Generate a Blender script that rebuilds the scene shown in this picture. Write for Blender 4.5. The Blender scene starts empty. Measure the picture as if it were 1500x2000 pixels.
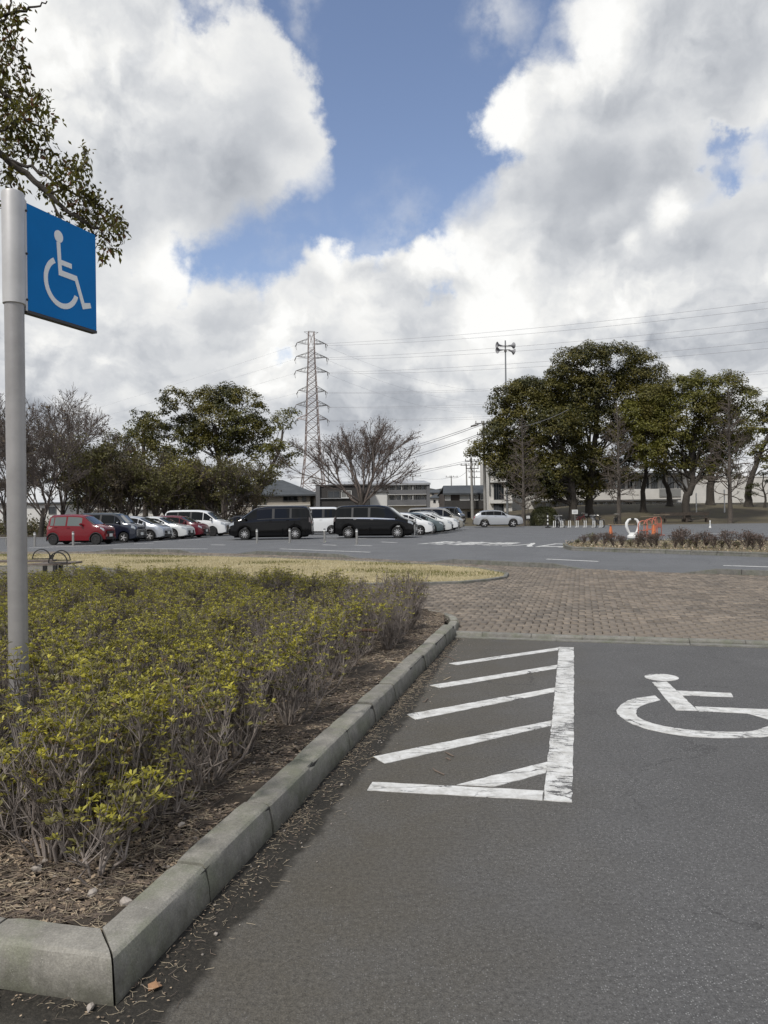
import bpy, bmesh, math, random
import numpy as np
from mathutils import Vector, Matrix

R = math.radians
random.seed(7)
rng = np.random.default_rng(11)
S = bpy.context.scene
C = S.collection

# ------------------------------------------------------------------ camera
F, CAM_H, ROLL = 1450.0, 1.57, R(0.7)
cam = bpy.data.cameras.new('camera')
cam.sensor_fit = 'VERTICAL'
cam.sensor_height = 36.0
cam.lens = F / 2000.0 * 36.0
cam.clip_start, cam.clip_end = 0.05, 6000
camo = bpy.data.objects.new('camera', cam)
C.objects.link(camo)
camo.location = (0, 0, CAM_H)
camo.rotation_euler = (R(90), ROLL, 0)
S.camera = camo

# --------------------------------------------------------- survey helpers
# a sight line of the survey photograph -> a place in the world
def sight(px, py):
    dx, dy = px - 750.0, py - 1000.0
    c, s = math.cos(ROLL), math.sin(ROLL)
    return (dx * c - dy * s) / F, -(dx * s + dy * c) / F
def G(px, py, z=0.0):                       # where a sight line meets the level z
    x, v = sight(px, py)
    Y = (z - CAM_H) / v
    return Vector((x * Y, Y, z))
def P(px, py, Y):                           # the point of a sight line at distance Y
    x, v = sight(px, py)
    return Vector((x * Y, Y, CAM_H + v * Y))
def W(px, py, Y):
    return P(px, py, Y)

# ------------------------------------------------------------ world and sun
SUN_EL, SUN_AZ = R(50), R(215)              # azimuth clockwise from +Y: behind the camera, to the left
S.view_settings.view_transform = 'Standard'
S.view_settings.look = 'None'
S.view_settings.gamma = 1
S.view_settings.exposure = 0.0
S.view_settings.use_curve_mapping = False

class NT:
    """tiny node-graph writer"""
    def __init__(s, tree): s.t = tree; s.n = tree.nodes; s.l = tree.links
    def new(s, typ, **kw):
        n = s.n.new(typ)
        for k, v in kw.items(): setattr(n, k, v)
        return n
    def put(s, sock, v):
        if isinstance(v, bpy.types.NodeSocket): s.l.new(v, sock)
        elif v is not None:
            try: sock.default_value = v
            except Exception:
                sock.default_value = (v, v, v, 1) if len(sock.default_value) == 4 else (v, v, v)
    def m(s, op, a, b=None, c=None, clamp=False):
        n = s.new('ShaderNodeMath', operation=op); n.use_clamp = clamp
        for i, v in enumerate((a, b, c)):
            if v is not None: s.put(n.inputs[i], v)
        return n.outputs[0]
    def v(s, op, a, b=None, c=None, scale=None):
        n = s.new('ShaderNodeVectorMath', operation=op)
        for i, x in enumerate((a, b, c)):
            if x is not None: s.put(n.inputs[i], x)
        if scale is not None: s.put(n.inputs['Scale'], scale)
        return n.outputs['Value'] if op in ('DISTANCE', 'DOT_PRODUCT', 'LENGTH') else n.outputs[0]
    def noise(s, vec, scale, detail=4, rough=.55, out='Fac', dist=0, lac=2.0):
        n = s.new('ShaderNodeTexNoise')
        s.put(n.inputs['Vector'], vec); s.put(n.inputs['Scale'], scale); s.put(n.inputs['Detail'], detail)
        s.put(n.inputs['Roughness'], rough); s.put(n.inputs['Distortion'], dist); s.put(n.inputs['Lacunarity'], lac)
        return n.outputs[out]
    def voro(s, vec, scale, feature='F1', out='Distance', rnd=1.0, smooth=None, detail=0):
        n = s.new('ShaderNodeTexVoronoi', feature=feature)
        s.put(n.inputs['Vector'], vec); s.put(n.inputs['Scale'], scale); s.put(n.inputs['Randomness'], rnd)
        if smooth is not None: s.put(n.inputs['Smoothness'], smooth)
        if detail and 'Detail' in n.inputs: s.put(n.inputs['Detail'], detail)
        return n.outputs[out]
    def ramp(s, x, a, b, lo=0.0, hi=1.0, smooth=True):
        n = s.new('ShaderNodeMapRange'); n.interpolation_type = 'SMOOTHSTEP' if smooth else 'LINEAR'
        n.clamp = True
        for i, q in enumerate((x, a, b, lo, hi)): s.put(n.inputs[i], q)
        return n.outputs[0]
    def mix(s, f, a, b, blend='MIX'):
        n = s.new('ShaderNodeMix', data_type='RGBA', blend_type=blend); n.clamp_factor = True
        s.put(n.inputs[0], f); s.put(n.inputs[6], a); s.put(n.inputs[7], b)
        return n.outputs[2]
    def rgb(s, c):
        n = s.new('ShaderNodeRGB'); n.outputs[0].default_value = (*c, 1); return n.outputs[0]

def build_world():
    w = bpy.data.worlds.new('World'); S.world = w; w.use_nodes = True
    t = w.node_tree; t.nodes.clear(); N = NT(t)
    sky = N.new('ShaderNodeTexSky', sky_type='NISHITA')
    sky.sun_disc = False; sky.sun_elevation = SUN_EL; sky.sun_rotation = SUN_AZ
    sky.altitude = 0; sky.air_density = 1.0; sky.dust_density = 0.6; sky.ozone_density = 2.5
    d = N.new('ShaderNodeTexCoord').outputs['Generated']
    # domain warp: broad, medium and cauliflower-fine
    w1 = N.v('SUBTRACT', N.noise(d, 4.0, 2, .5, 'Color'), (.5, .5, .5))
    w2 = N.v('SUBTRACT', N.noise(d, 13.0, 6, .60, 'Color'), (.5, .5, .5))
    dw = N.v('ADD', N.v('ADD', d, N.v('SCALE', w1, scale=.06)), N.v('SCALE', w2, scale=.056))
    def direc(px, py):
        x, z = sight(px, py); v = Vector((x, 1, z)); L = v.length
        return tuple(v / L), L
    def dist(px, py, src):
        c, L = direc(px, py); return N.v('DISTANCE', src, c), L
    def blob(acc, px, py, r, src):
        dd, L = dist(px, py, src)
        rr = r / F / L
        val = N.m('MULTIPLY_ADD', dd, -1.0 / .12, rr / .12)      # signed depth inside the cloud
        return val if acc is None else N.m('SMOOTH_MAX', acc, val, .10)
    masses = [(470,185,150),(520,260,112),(430,112,62),(500,330,105),(420,385,80),(545,165,62),(300,250,170),
        (140,150,190),(100,350,220),(245,410,120),(200,20,180),(430,0,48),(488,-6,36),
        (325,505,36),(372,508,16),(300,570,90),(180,570,120),(440,650,112),(560,612,70),(650,560,66),(655,505,28),
        (700,500,27),(618,520,22),(720,560,60),(880,475,38),(850,520,62),(800,545,60),(930,470,70),(950,560,90),(1080,570,100),(760,600,70),(20,520,120),(455,650,78),(400,596,56),(540,636,70),(600,580,50),(462,345,98),(365,385,92),(560,300,85),(100,620,110),
        (1000,245,78),(1070,235,112),(1125,150,44),(1180,50,92),(1180,200,122),(1290,110,185),(1430,100,190),(1150,340,150),
        (1300,330,125),(1080,430,150),(1250,490,150),(1460,490,170),(1000,490,110),(1500,300,60),(1020,380,60),(905,440,30)]
    acc = None
    for b in masses: acc = blob(acc, *b, dw)
    # the layer that closes towards the horizon
    sep = N.new('ShaderNodeSeparateXYZ'); N.put(sep.inputs[0], dw)
    acc = N.m('SMOOTH_MAX', acc, N.m('MULTIPLY_ADD', sep.outputs['Z'], -8.0, 8.0 * .285), .1)
    # the rest of the sky, out of the picture, is broken cumulus of the same kind
    seen = N.ramp(N.v('DOT_PRODUCT', d, (0, .985, .17)), .70, .80)
    gen = N.m('MULTIPLY_ADD', N.noise(dw, 2.1, 5, .5), 7.0, -3.15)
    acc = N.m('MAXIMUM', acc, N.m('MULTIPLY_ADD', seen, -6.0, gen))
    for px, py, r, k in ((395,36,62,.62),(1400,335,62,.9),(1440,268,46,.7),(545,690,46,.55),(240,140,34,.22)):
        dd, L = dist(px, py, N.v('ADD', d, N.v('SCALE', w2, scale=.16)))
        acc = N.m('SUBTRACT', acc, N.m('MULTIPLY', N.m('ADD', acc, .25), N.ramp(dd, r / F / L, 0.0, 0, k * 1.35)))
    fray = N.m('SUBTRACT', N.noise(d, 30.0, 7, .62), .5)
    depth = N.m('MULTIPLY_ADD', fray, .34, acc)
    soft = 0.15
    for px, py, r, k in ((470,440,140,.25),(930,410,80,.5),(620,360,60,.4),(1080,60,90,.3),(1400,320,120,.9),(540,690,90,.9),(250,140,90,1.0),(400,30,90,.6)):
        dd, L = dist(px, py, d)
        soft = N.m('ADD', soft, N.ramp(dd, r * 1.2 / F / L, 0.0, 0, k))
    dens = N.ramp(depth, N.m('MULTIPLY_ADD', soft, -.55, .06), N.m('MULTIPLY_ADD', soft, .30, .10))
    # thin veils
    for px, py, r, k in ((600,30,70,.45),(990,40,110,.55),(1010,110,50,.5),(790,480,160,.4),(560,470,120,.25),(860,330,90,.0)):
        if not k: continue
        dd, L = dist(px, py, N.v('ADD', d, N.v('SCALE', w2, scale=.13)))
        veil = N.m('MULTIPLY', N.ramp(dd, r / F / L, 0.0, 0, k), N.ramp(N.noise(d, 16, 5, .6), .35, .62))
        dens = N.m('MAXIMUM', dens, veil)
    # how thick and how lit each cloud is
    lit = N.m('MULTIPLY_ADD', N.m('SUBTRACT', N.noise(N.v('MULTIPLY', dw, (1, 1, 1.9)), 5.5, 5, .5), .5), .48, .685)
    spots = [(440,150,120,.20),(330,500,70,.22),(360,560,80,.12),(670,500,62,.26),(60,60,130,.22),(960,240,90,.20),(1060,210,90,.12),(1190,40,90,.2),
        (870,465,60,.20),(830,540,60,.10),(1300,410,46,.38),(1230,470,36,.30),(1415,385,18,.3),(140,680,120,.20),(930,650,120,.20),(1000,590,150,.20),(720,620,80,.14),
        (560,745,60,.24),(520,760,40,.12),(900,880,150,.16),(1250,590,90,.08),(590,220,70,.08),(80,300,120,.10),(250,260,90,.06),(690,720,80,.08),
        (450,380,170,-.24),(420,330,120,-.10),(320,110,90,-.10),(1120,440,160,-.22),(1250,300,130,-.12),(1420,50,160,-.20),(860,590,90,-.26),
        (480,690,220,-.10),(740,790,130,-.18),(1330,720,200,-.10),(200,800,200,-.10),(1350,470,60,-.16),(1060,560,60,-.06),(640,420,60,-.05),(260,640,70,-.10)]
    for px, py, r, k in spots:
        dd, L = dist(px, py, dw)
        lit = N.m('ADD', lit, N.ramp(dd, r * 1.25 / F / L, 0.0, 0, k * (1.15 if k > 0 else .82)))
    # relief: the same billows looked at a little towards the sun
    sv = Vector((math.sin(SUN_AZ) * math.cos(SUN_EL) , math.cos(SUN_AZ) * math.cos(SUN_EL), math.sin(SUN_EL)))
    up = (-.012, 0, .020)
    b0 = N.noise(dw, 9, 5, .52); b1 = N.noise(N.v('ADD', dw, up), 9, 5, .52)
    patch = N.ramp(N.noise(d, 4.5, 2, .5), .40, .64, .2, 1.5)
    lit = N.m('ADD', lit, N.m('MULTIPLY', N.m('MULTIPLY', N.m('SUBTRACT', b0, b1), 1.0), patch))
    lowm = N.ramp(sep.outputs['Z'], .34, .20)
    nl = N.noise(N.v('MULTIPLY', dw, (1, 1, 2.0)), 15, 4, .5)
    lit = N.m('ADD', lit, N.m('MULTIPLY', N.m('SUBTRACT', N.ramp(nl, .34, .66), .5), N.m('MULTIPLY', lowm, .19)))
    lit = N.m('MULTIPLY_ADD', lowm, .035, lit)
    rim = N.ramp(depth, .55, .10, 0, .13)
    lit = N.m('ADD', lit, rim)
    lit = N.m('MAXIMUM', N.m('MINIMUM', lit, 1.0), .43)
    # grey undersides are a touch bluer than the sunlit tops
    cl = N.mix(N.ramp(lit, .35, .9, smooth=False), (.90, .965, 1.08, 1), (1.0, 1.0, .985, 1))
    cloud = N.v('SCALE', cl, scale=N.m('MULTIPLY', lit, CLOUD_GAIN))
    blue = N.mix(1.0, sky.outputs[0], (*SKY_TINT, 1), 'MULTIPLY')
    col = N.mix(dens, blue, cloud)
    bg = N.new('ShaderNodeBackground'); N.put(bg.inputs[0], col); bg.inputs[1].default_value = .1
    o = N.new('ShaderNodeOutputWorld'); N.l.new(bg.outputs[0], o.inputs[0])
    w.cycles.sampling_method = 'MANUAL'; w.cycles.sample_map_resolution = 512
CLOUD_GAIN = 10.0
SKY_TINT = (1.90, 1.63, 1.54)
build_world()

sl = bpy.data.lights.new('sun', 'SUN'); sl.energy = 2.8; sl.angle = R(6); sl.color = (1, .96, .9)
so = bpy.data.objects.new('sun', sl); C.objects.link(so)
sd = Vector((math.sin(SUN_AZ) * math.cos(SUN_EL), math.cos(SUN_AZ) * math.cos(SUN_EL), math.sin(SUN_EL)))
so.rotation_euler = sd.to_track_quat('Z', 'Y').to_euler()
S.cycles.max_bounces = 6; S.cycles.diffuse_bounces = 3; S.cycles.glossy_bounces = 3
S.cycles.transparent_max_bounces = 4; S.cycles.transmission_bounces = 2
S.cycles.sample_clamp_indirect = 4

# ------------------------------------------------------------------ helpers
def tag(o, label=None, cat=None, group=None, kind=None):
    for k, v in (('label', label), ('category', cat), ('group', group), ('kind', kind)):
        if v: o[k] = v
    return o

def link(name, me, mats=(), parent=None, loc=None):
    o = bpy.data.objects.new(name, me); C.objects.link(o)
    if me is not None:
        for m in (mats if isinstance(mats, (list, tuple)) else [mats]):
            if m is not None and m.name not in [x.name for x in me.materials if x]: me.materials.append(m)
    if parent is not None: o.parent = parent
    if loc is not None: o.location = loc
    return o

def empty(name, loc=(0, 0, 0), rz=0.0):
    o = bpy.data.objects.new(name, None); C.objects.link(o)
    o.empty_display_size = .1; o.location = loc; o.rotation_euler = (0, 0, rz)
    return o

def npmesh(name, V, Fc, matidx=None, smooth=False):
    """mesh out of numpy: V (n,3), Fc (m,k) faces of one size"""
    V = np.asarray(V, np.float32); Fc = np.asarray(Fc, np.int32)
    me = bpy.data.meshes.new(name)
    k = Fc.shape[1]
    me.vertices.add(len(V)); me.vertices.foreach_set('co', V.ravel())
    me.loops.add(Fc.size); me.loops.foreach_set('vertex_index', Fc.ravel())
    me.polygons.add(len(Fc)); me.polygons.foreach_set('loop_start', np.arange(0, Fc.size, k, dtype=np.int32))
    if matidx is not None: me.polygons.foreach_set('material_index', np.asarray(matidx, np.int32))
    if smooth: me.polygons.foreach_set('use_smooth', np.ones(len(Fc), bool))
    me.update(calc_edges=True)
    return me

class MB:
    """collects shapes into one mesh"""
    def __init__(s): s.v = []; s.f = []
    def add(s, vs, fs):
        n = len(s.v); s.v += [tuple(x) for x in vs]; s.f += [tuple(i + n for i in f) for f in fs]; return s
    def box(s, c, d, M=None):
        x, y, z = c; a, b, e = d[0] / 2, d[1] / 2, d[2] / 2
        vs = [Vector((x + i * a, y + j * b, z + k * e)) for k in (-1, 1) for j in (-1, 1) for i in (-1, 1)]
        if M is not None: vs = [M @ q for q in vs]
        return s.add(vs, [(0,2,3,1),(4,5,7,6),(0,1,5,4),(2,6,7,3),(0,4,6,2),(1,3,7,5)])
    def tube(s, pts, r, n=8, cap=True):
        pts = [Vector(p) for p in pts]; rr = r if isinstance(r, (list, tuple)) else [r] * len(pts)
        rings = []; ref = None
        for i, p in enumerate(pts):
            t = (pts[min(i + 1, len(pts) - 1)] - pts[max(i - 1, 0)]).normalized()
            if ref is None: ref = t.orthogonal().normalized()
            ref = (ref - t * ref.dot(t))
            ref = ref.normalized() if ref.length > 1e-5 else t.orthogonal().normalized()
            b = t.cross(ref)
            rings.append([p + (ref * math.cos(2*math.pi*k/n) + b * math.sin(2*math.pi*k/n)) * rr[i] for k in range(n)])
        vs = [q for g in rings for q in g]; fs = []
        for i in range(len(pts) - 1):
            for k in range(n):
                k2 = (k + 1) % n; fs.append((i*n+k, i*n+k2, (i+1)*n+k2, (i+1)*n+k))
        if cap: fs.append(tuple(range(n - 1, -1, -1))); fs.append(tuple((len(pts)-1)*n + k for k in range(n)))
        return s.add(vs, fs)
    def lathe(s, prof, n=16, M=None, close=False):
        vs = []; fs = []
        for r, z in prof:
            for k in range(n):
                q = Vector((r*math.cos(2*math.pi*k/n), r*math.sin(2*math.pi*k/n), z)); vs.append(M @ q if M else q)
        m = len(prof)
        for i in range(m if close else m - 1):
            for k in range(n):
                k2 = (k+1) % n; j = (i+1) % m; fs.append((i*n+k, i*n+k2, j*n+k2, j*n+k))
        if not close:
            fs.append(tuple(range(n-1, -1, -1))); fs.append(tuple((m-1)*n+k for k in range(n)))
        return s.add(vs, fs)
    def prism(s, poly, z0, z1):
        n = len(poly)
        a = sum(poly[i][0]*poly[(i+1)%n][1] - poly[(i+1)%n][0]*poly[i][1] for i in range(n))
        if a < 0: poly = poly[::-1]
        vs = [(p[0], p[1], z0) for p in poly] + [(p[0], p[1], z1) for p in poly]
        fs = [tuple(range(n-1, -1, -1)), tuple(range(n, 2*n))] + [(i, (i+1)%n, n+(i+1)%n, n+i) for i in range(n)]
        return s.add(vs, fs)
    def mesh(s, name, smooth=None):
        me = bpy.data.meshes.new(name); me.from_pydata(s.v, [], s.f); me.update()
        if smooth is not None:
            me.shade_smooth()
            try: me.set_sharp_from_angle(angle=R(smooth))
            except Exception: pass
        return me
    def build(s, name, mat, parent=None, loc=None, smooth=None, bevel=0):
        o = link(name, s.mesh(name, smooth), mat, parent, loc)
        if bevel:
            b = o.modifiers.new('bevel', 'BEVEL'); b.width = bevel; b.segments = 2; b.limit_method = 'ANGLE'; b.angle_limit = R(40)
        return o

def copy_tree(o, parent=None):
    c = o.copy(); C.objects.link(c)
    if parent is not None: c.parent = parent
    for ch in list(o.children): copy_tree(ch, c)
    return c

def in_poly(pts, poly):
    x, y = pts[:, 0], pts[:, 1]; r = np.zeros(len(pts), bool); n = len(poly); j = n - 1
    for i in range(n):
        xi, yi = poly[i][0], poly[i][1]; xj, yj = poly[j][0], poly[j][1]
        c = ((yi > y) != (yj > y)) & (x < (xj - xi) * (y - yi) / (yj - yi + 1e-12) + xi)
        r ^= c; j = i
    return r

# ---------------------------------------------------------------- materials
MATS = {}
def mat(name, col=(.5,.5,.5), rough=.7, metal=0.0, spec=.5, var=0.0, scale=8.0, bump=0.0, bscale=None, coat=0.0, col2=None, island=0.0, trans=0.0, obj=0.0, detail=5):
    """principled surface with grain: colour drifts to col2 (or darker) with noise, with light relief"""
    if name in MATS: return MATS[name]
    m = bpy.data.materials.new(name); m.use_nodes = True; MATS[name] = m
    N = NT(m.node_tree); p = m.node_tree.nodes['Principled BSDF']
    p.inputs['Roughness'].default_value = rough; p.inputs['Metallic'].default_value = metal
    p.inputs['Specular IOR Level'].default_value = spec; p.inputs['Coat Weight'].default_value = coat
    p.inputs['Coat Roughness'].default_value = .04
    if 'Diffuse Roughness' in p.inputs: p.inputs['Diffuse Roughness'].default_value = 0
    c = N.rgb(col)
    tc = N.new('ShaderNodeTexCoord').outputs['Object']
    if var or col2:
        c2 = col2 if col2 else tuple(x * (1 - var) for x in col)
        c = N.mix(N.ramp(N.noise(tc, scale, detail, .62), .3, .7), c, N.rgb(c2))
    if island:
        g = N.new('ShaderNodeNewGeometry').outputs['Random Per Island']
        c = N.mix(1.0, c, N.m('MULTIPLY_ADD', g, island, 1 - island * .5), 'MULTIPLY')
    if obj:
        g = N.new('ShaderNodeObjectInfo').outputs['Random']
        c = N.mix(1.0, c, N.m('MULTIPLY_ADD', g, obj, 1 - obj * .5), 'MULTIPLY')
    N.put(p.inputs['Base Color'], c)
    if bump:
        b = N.new('ShaderNodeBump'); b.inputs['Strength'].default_value = bump; b.inputs['Distance'].default_value = .02
        N.put(b.inputs['Height'], N.noise(tc, bscale or scale * 4, 6, .65)); N.l.new(b.outputs[0], p.inputs['Normal'])
    return m

def leaf_mat(name, col, col2, scale=1.5, rough=.5, trans=.25, island=.5):
    if name in MATS: return MATS[name]
    m = bpy.data.materials.new(name); m.use_nodes = True; MATS[name] = m
    t = m.node_tree; N = NT(t); p = t.nodes['Principled BSDF']
    tc = N.new('ShaderNodeTexCoord').outputs['Object']
    c = N.mix(N.ramp(N.noise(tc, scale, 3, .6), .36, .64), N.rgb(col), N.rgb(col2))
    g = N.new('ShaderNodeNewGeometry').outputs['Random Per Island']
    c = N.mix(1.0, c, N.m('MULTIPLY_ADD', g, island, 1 - island * .5), 'MULTIPLY')
    N.put(p.inputs['Base Color'], c); p.inputs['Roughness'].default_value = rough
    p.inputs['Specular IOR Level'].default_value = .35
    tr = N.new('ShaderNodeBsdfTranslucent'); N.put(tr.inputs[0], N.mix(1.0, c, N.rgb((1.0, 1.05, .6)), 'MULTIPLY'))
    mx = N.new('ShaderNodeMixShader'); mx.inputs[0].default_value = trans
    N.l.new(p.outputs[0], mx.inputs[1]); N.l.new(tr.outputs[0], mx.inputs[2])
    N.l.new(mx.outputs[0], t.nodes['Material Output'].inputs[0])
    return m

# kerb frame: K0 is the corner of the bed, KU runs along the kerb, KV to its right
K0 = G(224, 1966); K1 = G(890, 1243)
KU = (K1 - K0); KLEN = KU.length; KU.normalize(); KV = Vector((KU.y, -KU.x, 0))
KANG = math.atan2(KU.y, KU.x)

def asphalt_mat(name, base, fleck, warm=None, stain=False):
    m = bpy.data.materials.new(name); m.use_nodes = True; MATS[name] = m
    N = NT(m.node_tree); p = m.node_tree.nodes['Principled BSDF']
    g = N.new('ShaderNodeNewGeometry').outputs['Position']
    c = N.rgb(base)
    # broad patchiness, tyre polish and grime
    c = N.mix(N.ramp(N.noise(g, .55, 4, .6), .3, .7), c, N.rgb(tuple(x * .84 for x in base)))
    c = N.mix(N.ramp(N.noise(g, 3.2, 6, .7), .42, .75, 0, .55), c, N.rgb(tuple(x * .74 for x in base)))
    if warm:
        rel = N.v('SUBTRACT', g, tuple(K0))
        dv = N.v('DOT_PRODUCT', rel, tuple(KV))
        du = N.v('DOT_PRODUCT', rel, tuple(KU))
        wob = N.noise(g, .9, 4, .6)
        f = N.ramp(N.m('ADD', dv, N.m('MULTIPLY_ADD', wob, 1.6, -.8)), .35, 1.9, 1, 0)
        f = N.m('MULTIPLY', f, N.ramp(N.noise(g, 2.2, 6, .7), .2, .7, .55, 1))
        c = N.mix(f, c, N.rgb(warm))
    # faint tyre tracks and a few drips
    mp = N.new('ShaderNodeMapping'); mp.vector_type = 'TEXTURE'; N.put(mp.inputs[0], g); mp.inputs['Rotation'].default_value = (0, 0, KANG); mp.inputs['Scale'].default_value = (7, 1, 1)
    c = N.mix(N.ramp(N.noise(mp.outputs[0], 1.7, 4, .6), .52, .72, 0, .22), c, N.rgb(tuple(x * .62 for x in base)))
    dr = N.voro(N.v('ADD', g, N.v('SCALE', N.noise(g, 7, 3, .6, 'Color'), scale=.12)), 1.1)
    c = N.mix(N.ramp(dr, .13, .03, 0, .30), c, N.rgb(tuple(x * .45 for x in base)))
    cr = N.voro(N.v('ADD', g, N.v('SCALE', N.noise(g, 3, 5, .7, 'Color'), scale=.35)), .55, 'DISTANCE_TO_EDGE')
    c = N.mix(N.m('MULTIPLY', N.ramp(cr, .006, .002), N.ramp(N.noise(g, .8, 2), .48, .60, 0, .55)), c, N.rgb(tuple(x * .4 for x in base)))
    # aggregate
    n1 = N.noise(g, 150, 3, .7); n2 = N.noise(g, 420, 2, .6)
    c = N.mix(1.0, c, N.m('MULTIPLY_ADD', N.m('ADD', N.m('ADD', n1, n2), N.noise(g, 52, 3, .7)), 1.5, -1.25), 'MULTIPLY')
    cell = N.voro(g, 125, out='Color'); cd = N.voro(g, 125)
    sx = N.new('ShaderNodeSeparateXYZ'); N.put(sx.inputs[0], cell)
    spk = N.m('MULTIPLY', N.ramp(sx.outputs[0], .55, .95), N.ramp(cd, .42, .22))
    spk = N.m('MULTIPLY', spk, N.ramp(N.noise(g, 1.3, 5, .7), .34, .62, .25, .85))
    if warm: spk = N.m('MULTIPLY', spk, N.m('SUBTRACT', 1.0, N.m('MULTIPLY', f, .75)))
    c = N.mix(N.m('MULTIPLY', spk, fleck), c, N.rgb((.42, .42, .41)))
    rough = .88
    if stain:
        # damp silt that has crept out from under the kerb
        edge = N.m('MULTIPLY_ADD', N.noise(g, 2.6, 5, .6), .20, .045)
        edge = N.m('MULTIPLY', edge, N.ramp(du, 3.0, 6.6, 1.15, .38))
        edge = N.m('ADD', edge, N.m('MULTIPLY', N.noise(g, 14, 4, .6), .05))
        ms = N.ramp(N.m('SUBTRACT', dv, edge), .035, -.015)
        ms = N.m('MULTIPLY', ms, N.ramp(du, -.35, -.05))
        ms = N.m('MAXIMUM', ms, N.m('MULTIPLY', N.ramp(du, -.02, -.06), N.m('MULTIPLY', N.ramp(N.m('ADD', N.m('ADD', dv, .02), N.m('MULTIPLY', N.noise(g, 6, 3), .3)), .35, .12), N.ramp(N.m('ADD', du, N.m('MULTIPLY', N.noise(g, 8, 4), .12)), -.12, -.04))))
        dark = N.mix(N.ramp(N.noise(g, 60, 4, .7), .45, .72), N.rgb((.022, .020, .016)), N.rgb((.055, .048, .038)))
        c = N.mix(N.m('MULTIPLY', ms, .92), c, dark)
    N.put(p.inputs['Base Color'], c); p.inputs['Roughness'].default_value = rough
    p.inputs['Specular IOR Level'].default_value = .3
    b = N.new('ShaderNodeBump'); b.inputs['Strength'].default_value = .55; b.inputs['Distance'].default_value = .004
    N.put(b.inputs['Height'], N.m('ADD', n1, N.m('MULTIPLY', cd, -.8))); N.l.new(b.outputs[0], p.inputs['Normal'])
    return m

def paint_mat(name, wear, axis, base):
    """white road paint, scuffed through to the asphalt; axis = direction the scuffs run"""
    m = bpy.data.materials.new(name); m.use_nodes = True; MATS[name] = m
    N = NT(m.node_tree); p = m.node_tree.nodes['Principled BSDF']
    g = N.new('ShaderNodeNewGeometry').outputs['Position']
    mp = N.new('ShaderNodeMapping'); mp.vector_type = 'TEXTURE'
    N.put(mp.inputs[0], g); mp.inputs['Rotation'].default_value = (0, 0, axis); mp.inputs['Scale'].default_value = (4.5, 1, 1)
    s = mp.outputs[0]
    a = N.noise(s, 34, 6, .75); b_ = N.noise(g, 2.4, 3, .6)
    k = N.m('ADD', a, N.m('MULTIPLY', N.m('SUBTRACT', b_, .5), .75))
    k = N.m('ADD', k, N.m('MULTIPLY', N.m('SUBTRACT', N.noise(g, 130, 3, .7), .5), .42))
    worn = N.ramp(k, .72 - wear, .80 - wear)
    ck = N.voro(N.v('ADD', s, N.v('SCALE', N.noise(g, 9, 3, .6, 'Color'), scale=.05)), 7.5, 'DISTANCE_TO_EDGE')
    crack = N.m('MULTIPLY', N.ramp(ck, .03, .012), N.ramp(N.noise(g, 3.1, 2), .42, .60))
    worn = N.m('MAXIMUM', worn, crack)
    white = N.mix(N.ramp(N.noise(g, 11, 6, .7), .3, .75), N.rgb((.72, .72, .70)), N.rgb((.44, .43, .40)))
    c = N.mix(worn, white, N.rgb(base))
    N.put(p.inputs['Base Color'], c); p.inputs['Roughness'].default_value = .8; p.inputs['Specular IOR Level'].default_value = .3
    b = N.new('ShaderNodeBump'); b.inputs['Strength'].default_value = .5; b.inputs['Distance'].default_value = .004
    N.put(b.inputs['Height'], N.m('SUBTRACT', N.noise(g, 160, 3, .7), worn)); N.l.new(b.outputs[0], p.inputs['Normal'])
    return m

def concrete_mat(name, base, moss=.0, scale=9):
    m = bpy.data.materials.new(name); m.use_nodes = True; MATS[name] = m
    N = NT(m.node_tree); p = m.node_tree.nodes['Principled BSDF']
    g = N.new('ShaderNodeNewGeometry').outputs['Position']
    c = N.mix(N.ramp(N.noise(g, scale, 7, .7), .32, .7), N.rgb(base), N.rgb(tuple(x * .66 for x in base)))
    c = N.mix(N.ramp(N.noise(g, 4.3, 6, .68), .42, .68, 0, .75), c, N.rgb((base[0]*.62, base[1]*.68, base[2]*.55)))
    rnd = N.new('ShaderNodeObjectInfo').outputs['Random']
    c = N.mix(1.0, c, N.m('MULTIPLY_ADD', rnd, .22, .89), 'MULTIPLY')
    n1 = N.noise(g, 120, 5, .8)
    c = N.mix(1.0, c, N.m('MULTIPLY_ADD', n1, 1.5, .25), 'MULTIPLY')
    pit = N.ramp(N.voro(g, 130), .30, .16); sp = N.ramp(N.noise(g, 45, 3, .6), .55, .68)
    c = N.mix(N.m('MULTIPLY', N.m('MULTIPLY', pit, sp), .65), c, N.rgb(tuple(min(1, x * 1.9) for x in base)))
    if moss:
        z = N.new('ShaderNodeSeparateXYZ'); N.put(z.inputs[0], g)
        f = N.ramp(N.m('ADD', z.outputs[2], N.m('MULTIPLY', N.noise(g, 12, 5, .7), .16)), .20, .06, 0, moss)
        c = N.mix(f, c, N.rgb((.060, .058, .042)))
    N.put(p.inputs['Base Color'], c); p.inputs['Roughness'].default_value = .9; p.inputs['Specular IOR Level'].default_value = .25
    b = N.new('ShaderNodeBump'); b.inputs['Strength'].default_value = .6; b.inputs['Distance'].default_value = .006
    N.put(b.inputs['Height'], N.m('ADD', n1, N.noise(g, 28, 5, .6))); N.l.new(b.outputs[0], p.inputs['Normal'])
    return m

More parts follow.
